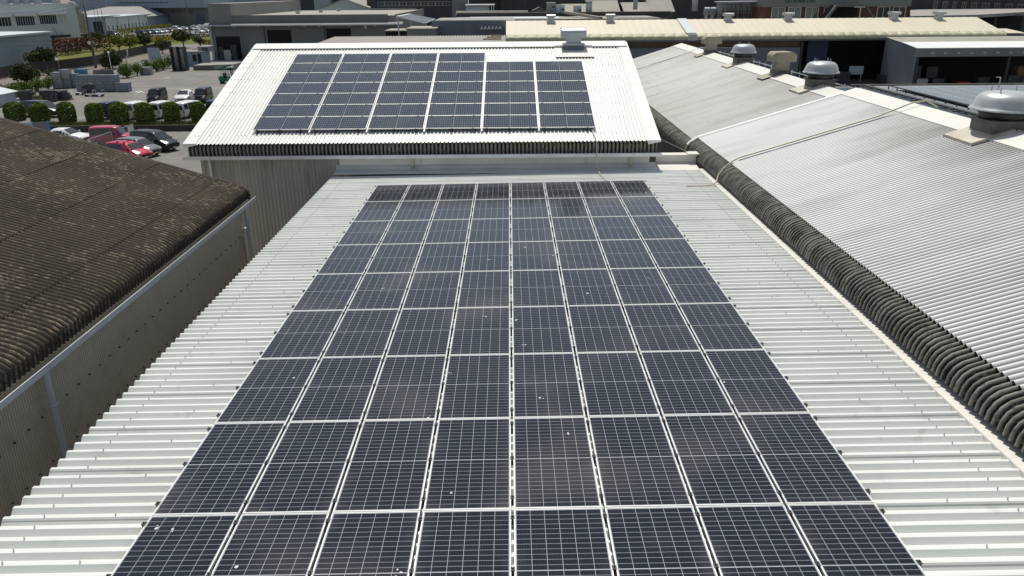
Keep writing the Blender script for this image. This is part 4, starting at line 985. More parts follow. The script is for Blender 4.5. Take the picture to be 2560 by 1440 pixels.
# stored goods in and before the doors
for (px, py, w, h, mm, lb_) in [(572, 137, 1.7, 2.0, 'wrap', 'pale wrapped pallet in the left warehouse door'), (586, 132, 1.2, 3.0, 'junk', 'tall dark rack in the left warehouse door'), (556, 138, 1.0, 2.6, 'junk', 'dark rack beside the left door post'), (620, 140, 1.1, 1.0, 'red', 'red bin against the grey warehouse wall'), (738, 118, 1.9, 3.1, 'junk', 'tall dark crate stack beside the middle warehouse door'), (716, 118, 1.2, 2.0, 'wrap', 'pale crate in the middle warehouse door'), (790, 116, 2.2, 2.4, 'junk', 'dark crates between the middle and right warehouse doors')]:
    p = aty(px, py, WYF-.9); b = MB().box(p.x-w/2, WYF-1.3, ZL+.12, p.x+w/2, WYF-.15, ZL+h)
    b.box(p.x-w/2-.04, WYF-1.34, ZL+.002, p.x+w/2+.04, WYF-.12, ZL+.12); b.box(p.x-w/2-.03, WYF-1.33, ZL+h*.5, p.x+w/2+.03, WYF-.13, ZL+h*.5+.05)
    tag(b.build('pallet_stack', M[mm]), lb_, 'pallet stack')
rp = empty('loading_ramp', tuple(lot(537, 176)), 'concrete loading ramp sloping down in front of the grey warehouse', 'ramp')
pA, pB, pC = lot(484, 176), lot(537, 176), lot(605, 158)
MB().prism([(pA.x, ZL+.002), (pB.x, ZL+.002), (pB.x+3.4, ZL+1.0), (pB.x+.3, ZL+.95), (pA.x, ZL+.85)], 'y', pA.y, pA.y+5).build('dock_wall', M['concrete'], rp)
MB().prism([(pB.x+3.42, ZL+.002), (pB.x+3.42, ZL+1.0), (pC.x+3, ZL+.02), (pC.x+3, ZL+.002)], 'y', pA.y, pA.y+5).build('slope', M['concrete'], rp)
MB().box(pA.x+.1, pA.y-.03, ZL+.02, pB.x-.2, pA.y-.004, ZL+.75).build('stained_face', M['curb'], rp)

# tilted frame and small roofs right of the warehouse
tf_ = empty('tilted_frame', (-11, 100, 0), 'tilted white slatted frame beside the grey warehouse roof', 'frame')
c0, c1, c2, c3 = aty(995, 42, 103), aty(1026, 36.5, 106), aty(1087, 48, 102), aty(1064, 58.5, 99)
fmb = MB()
for k in range(7):
    t = k/6; a_ = c0.lerp(c1, t); b_ = c3.lerp(c2, t); fmb.bar(a_, b_, .13, .10)
fmb.build('slat', M['galv'], tf_)
MB().bar(c0, c1, .5, .2).build('top_beam', M['trim_white'], tf_); MB().bar(c3, c2, .12, .12).build('bottom_beam', M['galv'], tf_)
for p in (c0, c1, c2, c3): MB().bar((p.x, p.y, ZG), (p.x, p.y, p.z-.08), .14).build('leg', M['galv'], tf_)
a = aty(1016, 74, 92); b = aty(1082, 62, 96)
boxb('flat_roofed_annex', 'small flat roofed annex with a tan roof below the tilted frame', 'building', a.x, b.x+.6, 92.2, 98.5, ZG, a.z, M['ware'], M['flat_roof'])
boxb('dark_link_block', 'dark recess block between the warehouse and the slate blue block', 'building', -17, -7.2, 112, 118, ZG, 4.4, M['interior'], M['flat_roof'])
dw = empty('dark_windowed_block', (-17, 150, 0), 'dark clad block with a strip of ten pale framed windows on the skyline', 'building')
yy = 245.0
xa, xb = aty(936, 15, yy).x, aty(1130, 15, yy).x
MB().box(xa-1.2, yy, ZG, xb, yy+16, 12).build('wall', M['ware_dark'], dw)
MB().box(xa-1.3, yy-.1, 12.005, xb+.1, yy+16.1, 12.2).build('coping', M['slate_old'], dw)
windows(dw, yy, aty(944, 15, yy).x, aty(1125, 15, yy).x, aty(1030, 15, yy).z, aty(1030, 4.2, yy).z, 10, M['glass'], M['galv'], .07, 2, .08, .03)
MB().box(xa-1.2, yy-.12, aty(960, 22, yy).z, aty(1041, 22, yy).x, yy-.004, aty(960, 20.5, yy).z).build('ledge', M['galv'], dw)
ug = aty(800, 22, 262); uh = aty(925, 22, 262)
gable('green_gable_hall', 'grey green gable end rising behind the warehouse roof', 'building', ug.x, uh.x, 262, 290, ZG, ug.z, ug.z+2.9, M['white_far'], M['slate_old'], 'y', .6)
boxb('teal_building', 'small teal building left of the grey green gable', 'building', aty(786, 20, 295).x, aty(806, 20, 295).x+3, 295, 310, ZG, 8.6, M['car_teal'], M['flat_roof'])
boxb('brown_tank_block', 'brown clad block between the gable and dark windowed block', 'building', aty(918, 18, 270).x, aty(942, 18, 270).x+2, 270, 285, ZG, 9.8, M['brown_dark'], M['slate_old'])
gc = boxb('grey_clad_tower', 'grey corrugated tower right of the dark windowed block', 'building', aty(1131, 30, 142).x, aty(1165, 30, 142).x, 142, 150, ZG, 10.5, M['ware'], M['slate_old'])
wc = boxb('white_canopied_hut', 'grey hut with a thin white canopy on the roofs', 'hut', aty(1165, 30, 138).x, aty(1222, 30, 138).x, 138, 142, 4.5, aty(1200, 16, 138).z, M['sky_grey'])
za = aty(1200, 14, 137.5).z
MB().box(aty(1163, 15, 137.5).x, 137.2, za, aty(1236, 15, 137.5).x, 142.2, za+.18).build('canopy', M['trim_white'], wc)
for px in (1229, 1234): x = aty(px, 20, 137.6).x; MB().box(x-.06, 137.6, 4.6, x+.06, 137.7, za-.002).build('post', M['galv'], wc)
cb_ = MB(); xa, xb = aty(1140, 32, 133).x, aty(1320, 32, 133).x; z = aty(1230, 33, 133).z
cb_.prism([(132.6, z-.25), (133.2, z+.35), (134.6, z+.35), (135, z-.25)], 'x', xa, xb)
tag(cb_.build('barrel_ridge', M['flat_roof']), 'long beige ridge strip on the roofs behind the slate block', 'roof strip')
x1 = aty(1172, 6, 160).x; x2 = aty(1362, 20, 160).x
dg = empty('dark_gable_hall', (2, 165, 0), 'dark gabled hall with pale blue upper cladding on the skyline', 'building')
MB().prism([(x1, .004), (x1, 9.6), (x1+3, 10.2), (x2-1.5, 5.0), (x2-1.5, .004)], 'y', 160, 164).build('wall', M['ware_dark'], dg)
MB().bar((x1+2, 159.6, 10.2), (x2-1.0, 159.6, 5.05), 1.0, .25).build('verge', M['slate_old'], dg)
MB().box(x1+4, 164.1, .004, x2+.5, 176, 10.6).build('upper_wall', M['steel_blue'], dg)
boxb('black_stack_block', 'narrow black block between the blue cladding and the cabinets', 'building', x2+.2, x2+2.6, 158, 163, 0, 10.2, M['ware_dark'])
gable('small_dark_gable', 'tiny dark gabled hut below the blue cladding', 'hut', aty(1333, 30, 131).x, aty(1366, 30, 131).x, 131, 134, 4.5, aty(1340, 28, 131).z, aty(1350, 20, 131).z, M['ware'], M['curb'], 'y', .15)

# ================================================================ cars
def ring(st):
    x, zl, zb, zr, hw, rw = st
    h = [(hw*.88, zl), (hw, zl+.16), (hw, zb-.12), (hw*.97, zb), (rw, max(zr-.05, zb+.01)), (rw*.86, max(zr, zb+.03)), (rw*.4, max(zr, zb+.03)+.02)]
    return [(x, y, z) for y, z in h] + [(x, -y, z) for y, z in h[::-1]]
CARS = {   # stations: x, sill, belt, roof, half width, roof half width (nose towards +x)
 'kei_van': ([(0, .38, .95, 1.62, .70, .60), (.06, .24, 1.0, 1.74, .735, .63), (.7, .22, 1.0, 1.79, .74, .64), (2.0, .22, 1.0, 1.78, .74, .64), (2.45, .22, .98, 1.70, .74, .61), (2.98, .22, .97, 1.0, .74, .66), (3.28, .24, .90, .93, .72, .62), (3.40, .35, .72, .76, .66, .56)], .28, (.55, 2.75)),
 'minivan': ([(0, .40, .95, 1.50, .78, .62), (.08, .28, 1.0, 1.66, .83, .66), (.8, .24, 1.0, 1.74, .85, .68), (2.3, .24, 1.0, 1.74, .85, .68), (2.9, .24, .99, 1.66, .85, .66), (3.75, .24, .98, 1.02, .85, .72), (4.35, .26, .86, .90, .80, .66), (4.62, .38, .66, .72, .68, .55)], .32, (.85, 3.65)),
 'sedan': ([(0, .42, .80, .84, .74, .62), (.12, .30, .90, .95, .82, .70), (.75, .26, .93, .98, .86, .72), (1.45, .24, .94, 1.42, .87, .60), (2.6, .24, .93, 1.43, .87, .60), (3.45, .24, .92, .97, .86, .74), (4.25, .26, .80, .84, .80, .68), (4.52, .38, .62, .66, .68, .56)], .32, (.85, 3.6)),
 'hatch': ([(0, .42, .90, 1.30, .74, .56), (.10, .28, .95, 1.44, .81, .60), (.7, .24, .95, 1.53, .83, .62), (2.0, .24, .95, 1.54, .83, .62), (2.45, .24, .94, 1.46, .83, .60), (3.15, .24, .93, .97, .83, .70), (3.75, .26, .80, .84, .79, .64), (3.98, .38, .62, .66, .66, .54)], .31, (.72, 3.2)),
}
CACHE = {}
def make_car(kind, paint, name, detail=True, yellow=False, rack=False):
    key = (kind, paint, detail, yellow, rack)
    if key in CACHE: return copy_tree(CACHE[key])
    st, wr, axles = CARS[kind]; L = st[-1][0]; ox = -L/2
    st = [(s[0]+ox, *s[1:]) for s in st]
    r = empty(name, (0, 0, 0)); b = MB(); rings = [ring(s) for s in st]; n = len(rings[0])
    v = [p for g_ in rings for p in g_]
    f = [(i*n+k, (i+1)*n+k, (i+1)*n+(k+1) % n, i*n+(k+1) % n) for i in range(len(st)-1) for k in range(n)]
    f += [tuple(range(n)), tuple((len(st)-1)*n+k for k in range(n))[::-1]]
    b.add(v, f); o = b.build('body', M['car_'+paint], r, smooth=True)
    bv = o.modifiers.new('bevel', 'BEVEL'); bv.width = .04; bv.segments = 2; bv.limit_method = 'ANGLE'; bv.angle_limit = rad(35)
    cab = [i for i, s in enumerate(st) if s[3]-s[2] > .25]
    c0, c1 = cab[0], cab[-1]
    for sgn in (1, -1):                              # side glass, split by a pillar
        w = MB()
        for i in range(c0, c1):
            a, c = st[i], st[i+1]; e0 = .10 if i == c0 else .035; e1 = .035
            if i == c1-1: e1 = .06
            def P(s, t, up): 
                y = s[4]*.97+(s[5]-s[4]*.97)*up; z = s[2]+.03+(s[3]-.11-s[2])*up
                return Vector((s[0], sgn*(y+.008), z))
            q0, q1, q2, q3 = P(a, 0, .04), P(c, 0, .04), P(c, 0, .93), P(a, 0, .93)
            t0 = e0/max(.2, (c[0]-a[0])); t1 = 1-e1/max(.2, (c[0]-a[0]))
            if c[0]-a[0] < .25: continue
            w.add([q0.lerp(q1, t0), q0.lerp(q1, t1), q3.lerp(q2, t1), q3.lerp(q2, t0)], [(0, 1, 2, 3) if sgn < 0 else (3, 2, 1, 0)])
        a, c = st[c1], st[c1+1]                      # front quarter glass
        w.add([(a[0]+.03, sgn*(a[4]*.97+.008), a[2]+.05), (c[0]-.12, sgn*(c[4]*.96+.006), c[2]+.05), (a[0]+.03, sgn*(a[5]+.012), a[3]-.12)], [(0, 1, 2) if sgn < 0 else (2, 1, 0)])
        w.build('window', M['glass'], r)
    a, c = st[c1], st[c1+1]; d = Vector((c[0]-a[0], 0, c[3]-a[3])); nrm = Vector((-d.z, 0, d.x)).normalized()*.02
    A0, A1 = Vector((a[0], -a[5]*.84, a[3]+.02)), Vector((a[0], a[5]*.84, a[3]+.02)); C0, C1 = Vector((c[0], -c[5]*.93, c[3]+.02)), Vector((c[0], c[5]*.93, c[3]+.02))
    nn_ = nrm if nrm.z > 0 else -nrm
    MB().add([A0.lerp(C0, .06)+nn_, A1.lerp(C1, .06)+nn_, A1.lerp(C1, .93)+nn_, A0.lerp(C0, .93)+nn_], [(3, 2, 1, 0)]).build('windscreen', M['glass'], r)
    if kind == 'sedan': i0, i1 = 2, 3
    else: i0, i1 = 0, 1
    a, c = st[i1], st[i0]
    if kind == 'sedan':
        d = Vector((c[0]-a[0], 0, c[3]-a[3])); nn_ = Vector((-abs(d.z), 0, abs(d.x))).normalized()*.02
        MB().add([(a[0]-.05+nn_.x, -a[5]*.8, a[3]+nn_.z), (a[0]-.05+nn_.x, a[5]*.8, a[3]+nn_.z), (c[0]+.05+nn_.x, c[5]*.9, c[3]+.03+nn_.z), (c[0]+.05+nn_.x, -c[5]*.9, c[3]+.03+nn_.z)], [(0, 1, 2, 3)]).build('rear_window', M['glass'], r)
    else:
        MB().add([(st[0][0]-.012, -st[0][5]*.85, st[0][3]-.06), (st[0][0]-.012, st[0][5]*.85, st[0][3]-.06), (st[0][0]-.012, st[0][4]*.82, st[0][2]+.04), (st[0][0]-.012, -st[0][4]*.82, st[0][2]+.04)], [(0, 1, 2, 3)]).build('rear_window', M['glass'], r)
    for ax in axles:
        for s in (1, -1):
            hw = st[3][4]; t = MB(); x = ax+ox
            prof = [(wr*.6, -.09), (wr*.95, -.09), (wr, -.06), (wr, .06), (wr*.95, .09), (wr*.6, .09)]
            vv = []; nn = 18
            for rr, zz in prof: vv += [(x+rr*math.cos(2*math.pi*k/nn), s*(hw-.07)+zz, wr+rr*math.sin(2*math.pi*k/nn)) for k in range(nn)]
            ff = [(i*nn+k, i*nn+(k+1) % nn, (i+1)*nn+(k+1) % nn, (i+1)*nn+k) for i in range(5) for k in range(nn)]+[tuple(range(nn)), tuple(5*nn+k for k in range(nn))]
            w = t.add(vv, ff).build('wheel', M['rubber'], r)
            if detail:
                t = MB(); yy = s*(hw-.07)+s*.094
                t.add([(x, yy, wr)]+[(x+wr*.62*math.cos(2*math.pi*k/15)*(1 if k % 3 else .72), yy+s*.004, wr+wr*.62*math.sin(2*math.pi*k/15)*(1 if k % 3 else .72)) for k in range(15)], [(0, 1+k, 1+(k+1) % 15) for k in range(15)])
                t.build('rim', M['rim'], w)
    if detail:
        f0, f1 = st[-2], st[-1]
        for s in (1, -1):
            MB().box(f0[0]+.06, min(s*f0[4]*.62, s*f0[4]*.96), f1[2]-.02, f0[0]+.17, max(s*f0[4]*.62, s*f0[4]*.96), f0[2]-.05).build('headlight', M['lamp'], r)
            MB().box(st[0][0]-.015, min(s*st[0][4]*.82, s*st[0][4]*.99), .62, st[0][0]+.05, max(s*st[0][4]*.82, s*st[0][4]*.99), .95).build('tail_light', M['lamp_red'], r)
            MB().box(st[c1+1][0]-.45, min(s*st[c1][4]*.98, s*(st[c1][4]+.16)), 1.0, st[c1+1][0]-.33, max(s*st[c1][4]*.98, s*(st[c1][4]+.16)), 1.14).build('mirror', M['car_'+paint], r)
        MB().box(f1[0]-.03, -.38, .42, f1[0]+.012, .38, .58).build('grille', M['black'], r)
        MB().box(f1[0]+.013, -.17, .32, f1[0]+.025, .17, .42).build('number_plate', M['plate_yellow'] if yellow else M['plate'], r)
        MB().box(st[0][0]-.03, -.17, .60, st[0][0]-.014, .17, .74).build('number_plate', M['plate_yellow'] if yellow else M['plate'], r)
    if rack:
        for xx in (-.55, .25):
            q = MB().box(xx-.02, -.62, st[3][3]+.07, xx+.02, .62, st[3][3]+.10)
            for s in (-.56, .56): q.box(xx-.04, s-.05, st[3][3]-.04, xx+.04, s+.05, st[3][3]+.07)
            q.build('roof_bar', M['black'], r)
    CACHE[key] = r; return r
def place(o, p, ang, label, cat='car', group=None):
    o.location = p; o.rotation_euler = (0, 0, rad(ang)); tag(o, label, cat, group)
G_UP, G_LOW, G_FAR = 'cars parked on the upper lot', 'cars parked by the mossy shed', 'cars in the far car park'
mid = lambda x0, x1, yb, dy: lot((x0+x1)/2, yb)+Vector((0, dy, 0))
# upper lot, second row, noses to the camera
place(make_car('kei_van', 'black', 'kei_van'), lot(374, 261)+Vector((.3, 1.75, 0)), -88, 'black boxy van left of the white sedan on the upper lot', 'van', G_UP)
place(make_car('sedan', 'white', 'sedan'), lot(436, 260)+Vector((.6, 2.2, 0)), -84, 'white sedan between two black boxy vans', 'car', G_UP)
place(make_car('kei_van', 'black', 'kei_van'), lot(491, 260)+Vector((.3, 1.75, 0)), -88, 'black boxy van right of the white sedan, by the white roof edge', 'van', G_UP)
# row behind the clipped bushes, tails to the camera
place(make_car('kei_van', 'white', 'kei_van'), lot(326, 300)+Vector((.1, 1.75, 0)), 82, 'white van behind the bushes, leftmost of three', 'van', G_UP)
place(make_car('kei_van', 'white', 'kei_van'), lot(391, 299)+Vector((.1, 1.75, 0)), 80, 'white van behind the bushes, middle of three', 'van', G_UP)
place(make_car('minivan', 'white', 'minivan'), lot(456, 298)+Vector((.2, 2.3, 0)), 76, 'taller white van with a wide dark rear window behind the bushes', 'van', G_UP)
place(make_car('kei_van', 'navy', 'kei_van'), lot(264, 299)+Vector((0, 1.75, 0)), 84, 'dark navy van between two round bushes, left of the white vans', 'van', G_UP)
place(make_car('minivan', 'navy', 'minivan'), lot(525, 292)+Vector((.6, 2.3, 0)), 84, 'dark navy minivan cut off by the white roof edge', 'van', G_UP)
place(make_car('minivan', 'black', 'minivan'), lot(100, 294)+Vector((0, .9, 0)), -14, 'black minivan parked sideways behind the left bushes', 'van', G_UP)
# lower lot by the mossy shed
place(make_car('minivan', 'black', 'minivan'), at(391, 374, ZG), -24, 'large black minivan nearest the white gabled roof', 'van', G_LOW)
place(make_car('hatch', 'grey', 'compact_car', yellow=True), at(350, 388, ZG), -24, 'dark grey compact car with a yellow plate between red car and minivan', 'car', G_LOW)
place(make_car('hatch', 'red', 'compact_car', rack=True), at(326, 399, ZG), -24, 'bright red car with black roof bars half hidden by the mossy roof', 'car', G_LOW)
place(make_car('kei_van', 'pinkred', 'kei_van'), at(282, 362, ZG), 6, 'dusty red van behind the mesh fence', 'van', G_LOW)
place(make_car('sedan', 'white', 'sedan'), at(168, 358, ZG), -10, 'white car in front of the low brown wall, partly behind the mossy roof', 'car', G_LOW)
# far car park
fc = [(356, 88, 'black', 'minivan'), (372, 86, 'navy', 'hatch'), (388, 85, 'teal', 'hatch'), (401, 84, 'silver', 'hatch'), (413, 83, 'teal', 'hatch'), (425, 81, 'maroon', 'sedan'), (443, 77, 'white', 'minivan'), (462, 76, 'silver', 'sedan'), (478, 76, 'teal', 'sedan'), (500, 83, 'white', 'hatch'), (517, 82, 'silver', 'hatch'), (488, 72, 'silver', 'sedan'), (503, 71, 'white', 'sedan'), (519, 71, 'white', 'hatch'), (284, 90, 'navy', 'minivan')]
FL = ['black minivan at the left end of the far car row', 'navy hatchback second in the far car row', 'teal hatchback third in the far car row', 'silver hatchback in the middle of the far car row', 'teal hatchback left of the maroon sedan', 'maroon sedan in the far car row', 'white minivan right of the maroon sedan', 'silver sedan left of the far utility pole', 'teal sedan behind the far utility pole', 'white hatchback parked apart in the far aisle', 'silver hatchback beside the grey warehouse corner', 'silver sedan in the back row of the far car park', 'white sedan in the back row of the far car park', 'white hatchback in the back row beside the warehouse', 'navy minivan alone behind the dark trees by the long white building']
for (px, py, c, k), lb_ in zip(fc, FL):
    p = at(px, py, ZL); place(make_car(k, c, {'minivan': 'minivan', 'hatch': 'compact_car', 'sedan': 'sedan'}[k], detail=False), p, -28, lb_, 'car', G_FAR)

# ================================================================ plants
def leaves(b, c, rad_, n, s, rng, lumps=7, flat=1.0):
    cs = []
    for k in range(lumps):
        while True:
            q = Vector((rng.uniform(-1, 1), rng.uniform(-1, 1), rng.uniform(-1, 1)))
            if q.length < 1: break
        cs.append((Vector((c[0]+q.x*rad_[0]*.55, c[1]+q.y*rad_[1]*.55, c[2]+q.z*rad_[2]*.5)), rng.uniform(.48, .68)))
    for k in range(n):
        ce, f = rng.choice(cs)
        d = Vector((rng.gauss(0, 1), rng.gauss(0, 1), rng.gauss(0, 1))).normalized()*rng.uniform(.7, 1.05)
        p = Vector((ce.x+d.x*rad_[0]*f, ce.y+d.y*rad_[1]*f, ce.z+d.z*rad_[2]*f*flat))
        u = Vector((rng.gauss(0, 1), rng.gauss(0, 1), rng.gauss(0, .6))).normalized(); w = u.cross(Vector((rng.gauss(0, 1), rng.gauss(0, 1), rng.gauss(0, 1))).normalized()); 
        if w.length < .1: continue
        w.normalize(); ss = s*rng.uniform(.6, 1.25)
        b.add([p-u*ss, p-w*ss*.55, p+u*ss, p+w*ss*.55], [(0, 1, 2, 3)])
def tree(name, label, px, pyt, pyb, wpx, mm, z=ZL, n=900, seed=1, trunk=.28, group=None, cat='tree', lumps=9):
    p = at(px, pyb, z); D = (p-CP).dot(FW); w = 1.28*wpx*D/F_PX; h = 1.06*(pyb-pyt)*D/F_PX
    rng = random.Random(seed); r = empty(name, (p.x, p.y, z), label, cat, group)
    ch_ = h*(1-trunk)/2; cz = z+h-ch_
    b = MB(); leaves(b, (p.x, p.y, cz), (w*.5, w*.5, ch_), int(n*1.5), max(.09, w*.045), rng, lumps); b.build('crown', M[mm], r)
    t = MB(); th_ = max(.06, w*.035); t.tube([(p.x, p.y, z), (p.x+.05*w*rng.uniform(-1, 1), p.y, z+h*trunk*.7), (p.x+.04*w*rng.uniform(-1, 1), p.y, cz+ch_*.3)], th_, 8, th_*.4)
    for k in range(4):
        a = k*1.7+rng.random(); t.tube([(p.x, p.y, z+h*trunk*.8), (p.x+math.cos(a)*w*.3, p.y+math.sin(a)*w*.3, cz+ch_*rng.uniform(-.2, .5))], th_*.5, 6, th_*.15)
    t.build('trunk', M['bark'], r); return r
BL = ['leftmost clipped bush above the mossy roof', 'clipped bush in front of the sideways black minivan', 'clipped bush standing clear right of the black minivan', 'clipped bush left of the dark navy van', 'clipped bush right of the dark navy van', 'clipped bush between the first and second white vans', 'clipped bush between the second and third white vans', 'clipped bush nearest the white gabled roof']
for k, (x0, x1, t, b_) in enumerate([(4, 54, 259, 305), (71, 116, 260, 306), (140, 184, 259, 309), (212, 254, 259, 310), (270, 317, 259, 312), (336, 382, 260, 311), (407, 448, 260, 309), (476, 514, 257, 308)]):
    px, wpx = (x0+x1)/2, (x1-x0); p = lot(px, b_-1); D = (p-CP).dot(FW); w = wpx*D/F_PX; h = (b_-t)*D/F_PX*.92
    rng = random.Random(40+k); r = empty('clipped_bush', (p.x, p.y+w*.4, ZL), BL[k], 'bush', 'clipped bushes along the terrace edge')
    b = MB()
    w *= .90; h *= rng.uniform(.96, 1.06); ph1, ph2 = rng.uniform(0, 6), rng.uniform(0, 6)
    for q in range(4600):                            # a trimmed drum of leaves with a domed, uneven top
        a = rng.uniform(0, 6.283); tt = rng.random()
        lump = 1+.07*math.sin(3*a+ph1)+.06*math.sin(5*a+ph2)
        if tt < .62: zz = rng.uniform(.04, .74)*h; rr = w*.5*(.80+.24*math.sin(min(1, zz/h+.25)*2.2))*lump*rng.uniform(.82, 1.05)
        else: rr = w*.5*math.sqrt(rng.random())*lump; zz = h*(.66+.34*math.sqrt(max(0, 1-(rr/(w*.56))**2)))*rng.uniform(.93, 1.07)
        c = Vector((p.x+math.cos(a)*rr, p.y+w*.4+math.sin(a)*rr, ZL+zz)); u = Vector((rng.gauss(0, 1), rng.gauss(0, 1), rng.gauss(0, 1))).normalized(); v_ = u.cross(Vector((rng.gauss(0, 1), rng.gauss(0, 1), rng.gauss(0, 1))).normalized())
        if v_.length < .1: continue
        v_.normalize(); s = rng.uniform(.06, .12); b.add([c-u*s, c-v_*s*.6, c+u*s, c+v_*s*.6], [(0, 1, 2, 3)])
    b.build('foliage', M['leaf'], r)
    MB().tube([(p.x, p.y+w*.4, ZL), (p.x, p.y+w*.4, ZL+h*.7)], .05, 6).build('stem', M['bark'], r)
def bush(label, x0, x1, t, b_, mm, seed, group, n=700, z=ZL): return tree('bush', label, (x0+x1)/2, t, b_, (x1-x0), mm, z, int(n*1.8), seed, 0.0, group, 'bush', 12)
HB = 'rounded bushes of the back hedge'
for k, (x0, x1, t, b_) in enumerate([(300, 336, 156, 194), (331, 356, 158, 189), (360, 383, 150, 182), (380, 404, 146, 179), (396, 419, 141, 175), (413, 433, 138, 171)]):
    bush(['large rounded bush at the front end of the back hedge', 'rounded bush left of the wrapped pallet', 'rounded bush just behind the wrapped pallet', 'rounded bush fourth along the back hedge', 'rounded bush below the pale blue board', 'rounded bush beside the tall dark pallet tower'][k], x0, x1, t, b_, 'leaf', 60+k, HB)
for k, (x0, x1, t, b_) in enumerate([(-14, 19, 213, 246), (16, 52, 209, 250), (46, 82, 203, 232), (78, 110, 198, 228), (108, 134, 194, 224)]):
    bush(['bright bush cut by the left picture edge', 'large bright bush behind the orange cone', 'bright bush behind the dark scrap heap', 'bright bush left of the crate stacks', 'bright bush touching the pale wrapped stacks'][k], x0, x1, t, b_, 'leaf', 80+k, 'bright bushes left of the crates')
tree('round_tree', 'dense round dark tree in front of the blue grey siding', 100, 119, 166, 62, 'leaf_dark', n=1600, seed=3, trunk=.02)
tree('round_tree', 'low olive tree before the brown fence, left of the crates', 67, 160, 206, 56, 'leaf_dark', n=1500, seed=4, trunk=.02)
bush('flat olive bush left of the blue tarpaulin', 115, 152, 175, 193, 'leaf_dark', 5, None, 500)
bush('grey green bush behind the white lamp post', 257, 300, 127, 172, 'leaf_dark', 6, None, 1300)
tree('yellow_green_tree', 'bright yellow green tree, left one of the pair', 300, 88, 130, 36, 'leaf_yellow', n=800, seed=7)
tree('yellow_green_tree', 'bright yellow green tree, right one of the pair', 328, 86, 130, 40, 'leaf_yellow', n=800, seed=8)
tree('dark_tree', 'dark layered tree beside the long canopy', 248, 79, 116, 36, 'leaf_dark', n=800, seed=9)
tree('dark_tree', 'small dark tree right of the layered tree', 276, 84, 116, 26, 'leaf_dark', n=600, seed=10)
tree('dark_tree', 'dark spreading tree left of the pale blue board', 365, 84, 128, 38, 'leaf_dark', n=800, seed=11)
tree('dark_tree', 'brownish tree behind the pale blue board', 408, 98, 134, 34, 'leaf_dark', n=600, seed=12)
tree('round_tree', 'round dark tree at the foot of the far utility pole', 459, 74, 120, 42, 'leaf_dark', n=1300, seed=13, trunk=.3)
tree('round_tree', 'small dark tree left of the grey warehouse', 502, 91, 122, 30, 'leaf_dark', n=700, seed=14)
tree('yellow_green_tree', 'bright green tree top behind the long white building', 271, 0, 34, 48, 'leaf_yellow', n=900, seed=15)
tree('yellow_green_tree', 'small yellow tree beside the hip roof', 345, 22, 38, 20, 'leaf_yellow', n=300, seed=16)
def hedge(label, pts, hgt, wd, mm, seed, n=60, z=ZL, cat='hedge', name='hedge'):
    b = MB(); rng = random.Random(seed)
    P_ = [at(*q, z) for q in pts]
    for a, c in zip(P_[:-1], P_[1:]):
        d = c-a; L = d.length; nx = Vector((-d.y, d.x, 0)).normalized()
        for k in range(int(L*n)):
            p = a+d*rng.random()+nx*rng.uniform(-wd/2, wd/2)+Vector((0, 0, hgt*(1-rng.random()**2*.9)))
            u = Vector((rng.gauss(0, 1), rng.gauss(0, 1), rng.gauss(0, .5))).normalized(); v_ = u.cross(Vector((rng.gauss(0, 1), rng.gauss(0, 1), rng.gauss(0, 1))).normalized())
            if v_.length < .1: continue
            v_.normalize(); s = rng.uniform(.18, .34); b.add([p-u*s, p-v_*s*.6, p+u*s, p+v_*s*.6], [(0, 1, 2, 3)])
    o = b.build(name, M[mm]); return tag(o, label, cat)
hedge('long reddish hedge along the road below the covered walkway', [(150, 140), (190, 132), (236, 128)], 3.2, 4.5, 'leaf_red', 21, 110)
hedge('brown red hedge continuing behind the utility pole', [(240, 128), (282, 124)], 2.4, 3.5, 'leaf_red', 22, 80)
hedge('green strip of hedge in front of the pale house', [(120, 128), (170, 122), (232, 118)], 1.2, 3, 'leaf', 23, 50)
hedge('golden yellow hedge strip in front of the far car park', [(344, 107), (390, 105), (440, 103)], 1.3, 5, 'leaf_gold', 24, 100)
hedge('short golden hedge strip beside the grey warehouse', [(511, 112), (538, 110)], 1.2, 4, 'leaf_gold', 25, 80)
hedge('dark clipped hedge line along the far car park aisle', [(330, 98), (400, 96.5), (455, 95), (530, 93)], 1.0, 1.5, 'leaf_dark', 26, 45)
hedge('green hedge line below the small windows of the long white building', [(300, 86), (350, 80), (420, 70)], 1.6, 3, 'leaf_yellow', 27, 45)
hedge('dark hedge line at the back of the far car park', [(430, 60), (530, 58)], 1.8, 3, 'leaf', 28, 36)

# ================================================================ terrace edge, verge, paint
rw = MB().box(-300, YT-.16, ZG, -16.6, YT-.004, ZL+.02); tag(rw.build('retaining_wall', M['fence_brown']), 'low dark brown retaining wall below the clipped bushes', 'wall')
vg = MB().quad((-90, YT+.02, ZL+.006), (-17, YT+.02, ZL+.006), (-17, YT+2.6, ZL+.006), (-90, YT+2.6, ZL+.006)).build('verge', M['grass'], loc=(0, 0, 0)); vg['kind'] = 'structure'
b = MB(); rng = random.Random(5)
for k in range(9000):
    p = Vector((rng.uniform(-50, -17.5), YT+.1+rng.random()**1.3*2.4, ZL)); hh = rng.uniform(.08, .34); a = rng.uniform(0, 6.28); ww_ = .02
    b.add([(p.x-ww_, p.y, p.z), (p.x+ww_, p.y, p.z), (p.x+math.cos(a)*hh*.5, p.y+math.sin(a)*hh*.5, p.z+hh)], [(0, 1, 2)])
tag(b.build('long_grass', M['grass']), 'uncut yellow green grass along the terrace edge', 'grass', kind='stuff')
fe = empty('wire_fence', (-30, YT+.2, ZL), 'thin wire fence with dark posts in front of the clipped bushes', 'fence')
for x in [at(q, 312, ZL).x for q in (60, 122, 180, 235, 289, 340, 394, 449, 500)]:
    MB().tube([(x, YT+.22, ZL), (x, YT+.22, ZL+1.15)], .025, 6).build('post', M['black'], fe)
w = MB()
